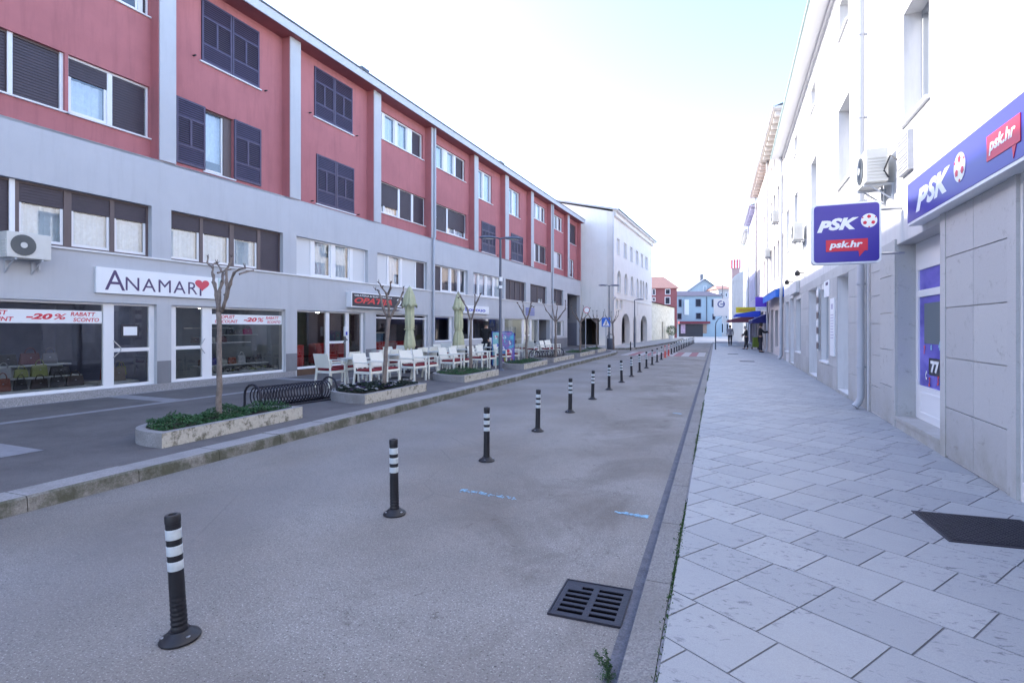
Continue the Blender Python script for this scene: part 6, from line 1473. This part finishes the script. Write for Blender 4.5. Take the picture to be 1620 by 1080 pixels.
for _ in range(150):
    s_p = rh.uniform(4.55,6.8); dd = rh.uniform(.27,.6); z = .42+.12*(dd-.27)+rh.uniform(0,.06); a_ = rh.uniform(0,3.14); l2 = rh.uniform(.05,.09); x_, y_ = l2*math.cos(a_), l2*.4*math.sin(a_)
    hp.bar((s_p-x_, dd-y_, z), (s_p+x_, dd+y_, z+rh.uniform(-.01,.03)), .07, .035, rh.choice([0,0,1,1,2,3,4,5,1]))
o = hp.build('sandals', HM, bevel=0); tag(o, 'heap of small shoes and purses spread along the front of the smaller shop window', 'shoes', kind='stuff'); o.location = (*LF.p, 0); o.rotation_euler = (0,0,LF.rz)
# cafe interior: red armchairs
def armchair(s_p, dep, rz_, label, src=[None]):
    x, y, _ = LF.w(s_p, -dep)
    if src[0] is None:
        t = thing('armchair', label, 'armchair', (0,0,.3), 0, 'red armchairs inside the cafe')
        m_ = MB(); m_.box(-.36,.36,-.32,.34,.12,.42); m_.build('seat', M_REDF, t, bevel=.04)
        n_ = 16; m_ = MB(); P_ = []
        for k in range(n_+1):
            an = math.pi*k/n_; P_.append((.42*math.cos(an), .12+.30*math.sin(an)))
        P_ = [(.42,-.3)]+P_+[(-.42,-.3)]; Q_ = [(a_*.80, b_*.80-.02) for a_, b_ in P_]; m_.prism(P_+Q_[::-1], .10, .78); m_.build('backrest', M_REDF, t, bevel=.02)
        for (a_, b_) in ((-.3,-.25),(.3,-.25),(-.3,.3),(.3,.3)): m_ = MB(); m_.tube([(a_,b_,0),(a_,b_,.13)], .02, 6); m_.build('leg', M_BLK, t)
        src[0] = t
    else: t = dup(src[0])
    t.location = (x, y, .3); t.rotation_euler = (0,0,LF.rz+rz_); t['label'] = label
armchair(7.75,.72, 2.6, 'red armchair at the left behind the large cafe window'); armchair(9.5,.95, -.3, 'red armchair behind the glass of the cafe door'); armchair(10.3,1.0,.2,'red armchair just right of the cafe door')
armchair(11.7,.8,3.0,'red armchair at the left behind the second cafe window'); armchair(12.5,.8,3.1,'red armchair second in the second cafe window'); armchair(14.0,.8,2.8,'red armchair at the right end of the second cafe window')
t = thing('cafe_counter', 'blue and grey counter block deep inside the cafe', 'counter', LF.w(13.2,-2.4,.3), LF.rz); m_ = MB(); m_.box(-1.3,1.4,-.3,.3,0,1.1); m_.build('body', mat('counter blue', (.10,.22,.36), .5, .3, 3), t); m_ = MB(); m_.box(-1.35,1.45,-.35,.35,1.1,1.15); m_.build('top', M_SHELF, t)
for j, (s_p, w_, c_) in enumerate(((18.6,.9,'grey'),(20.2,1.0,'black'),(16.1,.9,'white'))):
    t = thing('cabinet', '%s cabinet behind the windows around the rounded blue shop sign, %s of three' % (c_, ORD[j]), 'cabinet', LF.w(s_p,-1.2,.3), LF.rz); m_ = MB(); m_.box(-w_/2,w_/2,-.2,.2,0,1.1); m_.build('body', BM[c_], t, bevel=.01); m_ = MB(); m_.box(-w_/2+.05,w_/2-.05,-.215,-.2,.1,.5); m_.box(-w_/2+.05,w_/2-.05,-.215,-.2,.55,1.0); m_.build('drawer_front', M_MDGREY, t)
for j in range(4):
    s_p = 24.3+j*1.15; t = thing('display_case', 'lit white display case in the bright shop, %s from the left' % ORD[j], 'display case', LF.w(s_p,-1.5,.3), LF.rz, 'display cases of the bright shop'); m_ = MB(); m_.box(-.4,.4,-.2,.2,0,1.4); m_.build('body', M_SHELF, t); m_ = MB(); [m_.box(-.3+.2*k,-.18+.2*k,-.24,-.201,.3+.25*((k+j) % 3),.5+.25*((k+j) % 3)) for k in range(4)]; m_.build('goods', BM[['navy','rust','black','wine red'][j]], t)
# ================================================================== PEOPLE
def skin(name, J, E_, m, par, sub=2):
    me = bpy.data.meshes.new(name); me.from_pydata([j[:3] for j in J], E_, []); o = bpy.data.objects.new(name, me); S.collection.objects.link(o)
    sk = o.modifiers.new('s', 'SKIN'); sk.use_smooth_shade = True
    for i, j in enumerate(J): r_ = j[3]; me.skin_vertices[0].data[i].radius = (r_, j[4] if len(j) > 4 else r_)
    me.skin_vertices[0].data[0].use_root = True
    ss = o.modifiers.new('d', 'SUBSURF'); ss.levels = ss.render_levels = sub
    dg_ = bpy.context.evaluated_depsgraph_get(); m2 = bpy.data.meshes.new_from_object(o.evaluated_get(dg_)); bpy.data.objects.remove(o); bpy.data.meshes.remove(me)
    m2.name = name; m2.materials.clear(); m2.materials.append(m); m2.polygons.foreach_set('use_smooth', [True]*len(m2.polygons))
    r_ = bpy.data.objects.new(name, m2); S.collection.objects.link(r_); r_.parent = par; return r_
def person(label, loc, rz, H=1.75, top=M_COATB, trou=M_TROU, hair=M_HAIR, coat_len=.52, la=((-.24,-.02,1.16),(-.25,-.10,.92)), ra=((.24,.02,1.16),(.25,.08,.92)), stride=.12, head_tilt=0., hairlen=0):
    """faces -y in local space; joints at 1.75 m scale"""
    k = H/1.75; t = thing('person', label, 'person', loc, rz)
    def sc(J): return [tuple(v*k for v in j) for j in J]
    st = stride
    hy = -.03-head_tilt
    J = [(0,0,.93,.12,.10),(0,0,1.12,.12,.09),(0,0,1.34,.14,.10),(0,.0,1.46,.06),(0,hy*.5,1.52,.052),(0,hy,1.63,.085,.095),(0,hy,1.70,.07,.08),
         (-.17,0,1.40,.055),(*la[0],.042),(*la[1],.032),(la[1][0],la[1][1]-.03,la[1][2]-.08,.035,.02),
         (.17,0,1.40,.055),(*ra[0],.042),(*ra[1],.032),(ra[1][0],ra[1][1]-.03,ra[1][2]-.08,.035,.02),
         (-.09,0,.88,.085),(-.10,-st*.45,.50,.06),(-.10,-st,.09,.042),(-.10,-st-.14,.035,.035,.03),
         (.09,0,.88,.085),(.10,st*.3,.50,.06),(.10,st,.09,.042),(.10,st-.14,.035,.035,.03)]
    E_ = [(0,1),(1,2),(2,3),(3,4),(4,5),(5,6),(2,7),(7,8),(8,9),(9,10),(2,11),(11,12),(12,13),(13,14),(0,15),(15,16),(16,17),(17,18),(0,19),(19,20),(20,21),(21,22)]
    body = skin('body', sc(J), E_, M_SKIN, t)
    m_ = MB()
    for sx in (-.032,.032): m_.lathe([(.001,-.012),(.012,0),(.001,.012)], 8, (sx*k,(hy-.092)*k,1.655*k))
    m_.build('eyes', M_BLK, t)
    m_ = MB(); m_.slab([(-.012*k,1.60*k),(.012*k,1.60*k),(0,1.65*k)], (hy-.085)*k, (hy-.118)*k); m_.build('nose', M_SKIN, t)
    g_ = .022
    zb_ = .93-(coat_len-.52+.12)
    T_ = [(0,0,1.10,.15,.115),(0,0,1.34,.165,.125),(0,0,1.45,.085,.08),(0,0,.93,.165,.13),(0,.0,zb_,.17 if coat_len > .6 else .155,.14),
          (-.18,0,1.40,.075),(*la[0],.062),(la[1][0],la[1][1],la[1][2]+.02,.05),(.18,0,1.40,.075),(*ra[0],.062),(ra[1][0],ra[1][1],ra[1][2]+.02,.05)]
    skin('coat', sc(T_), [(0,1),(1,2),(0,3),(3,4),(1,5),(5,6),(6,7),(1,8),(8,9),(9,10)], top, t)
    L_ = [(0,0,.90,.13,.105),(-.09,0,.84,.10),(-.10,-st*.45,.50,.075),(-.10,-st,.10,.06),(.09,0,.84,.10),(.10,st*.3,.50,.075),(.10,st,.10,.06)]
    skin('trousers', sc(L_), [(0,1),(1,2),(2,3),(0,4),(4,5),(5,6)], trou, t)
    for (sx, sy) in ((-.10,-st),(.10,st)):
        skin('shoe', sc([(sx,sy+.03,.05,.05,.045),(sx,sy-.10,.04,.05,.035),(sx,sy-.17,.035,.038,.028)]), [(0,1),(1,2)], M_BLK, t, 1)
    Hh = [(0,hy+.015,1.66,.095,.105),(0,hy+.012,1.725,.075,.085),(0,hy+.035,1.58-hairlen,.06,.07)]
    skin('hair', sc(Hh), [(0,1),(0,2)], hair, t)
    return t
x, y = G(1155,547,.13); person('person in a grey jacket and black trousers walking away down the pavement', (x, y, .131), YAW*0+math.pi+.1, 1.72, M_COATG, M_TROU, M_HAIR, .52, stride=.14)
x, y = G(1180.5,552.5,.13); pw_ = person('person in a long dark coat with light hair pulling a green shopping trolley', (x, y, .131), math.pi*1.5, 1.62, M_COATD, M_TROU, M_HAIRG, .98, la=((-.22,-.14,1.14),(-.12,-.30,1.08)), ra=((.22,-.12,1.14),(.14,-.28,1.0)), stride=.1, head_tilt=.05)
t = thing('shopping_trolley', 'green two-wheeled shopping trolley beside the person in the long coat', 'shopping trolley', (x+.62, y+.1, .13), .3); m_ = MB(); m_.box(-.2,.2,-.14,.14,.16,.85); m_.build('bag', mat('olive green fabric', (.16,.22,.03), .8, .2), t, bevel=.03)
m_ = MB(); m_.tube([(-.17,.16,.1),(-.17,.17,.95),(.17,.17,.95),(.17,.16,.1)], .012, 6); m_.build('frame', M_CAST, t)
for sx in (-.2,.2): m_ = MB(); m_.tube([(sx-.015,.16,.09),(sx+.015,.16,.09)], .09, 14); m_.build('wheel', M_BLK, t)
x, y = G(1203,557.5,.13); pm_ = person('person in a black jacket standing sideways at the shopfront, arms raised', (x, y, .131), math.pi/2-.1, 1.80, M_COATB, M_TROU, M_HAIR, .78, la=((-.22,-.20,1.20),(-.16,-.42,1.22)), ra=((.22,-.18,1.18),(.15,-.42,1.20)), stride=.06, head_tilt=.02)
x, y = WD(769, 22.5); person('person in a black jacket standing behind the cafe tables left of the poster board', (x, y, .131), math.pi+LF.rz-math.pi/2, 1.78, M_COATB, M_TROU, M_HAIR, .60, stride=.05, la=((-.26,-.10,1.14),(-.20,-.24,1.0)), ra=((.26,-.10,1.14),(.20,-.24,1.0)))
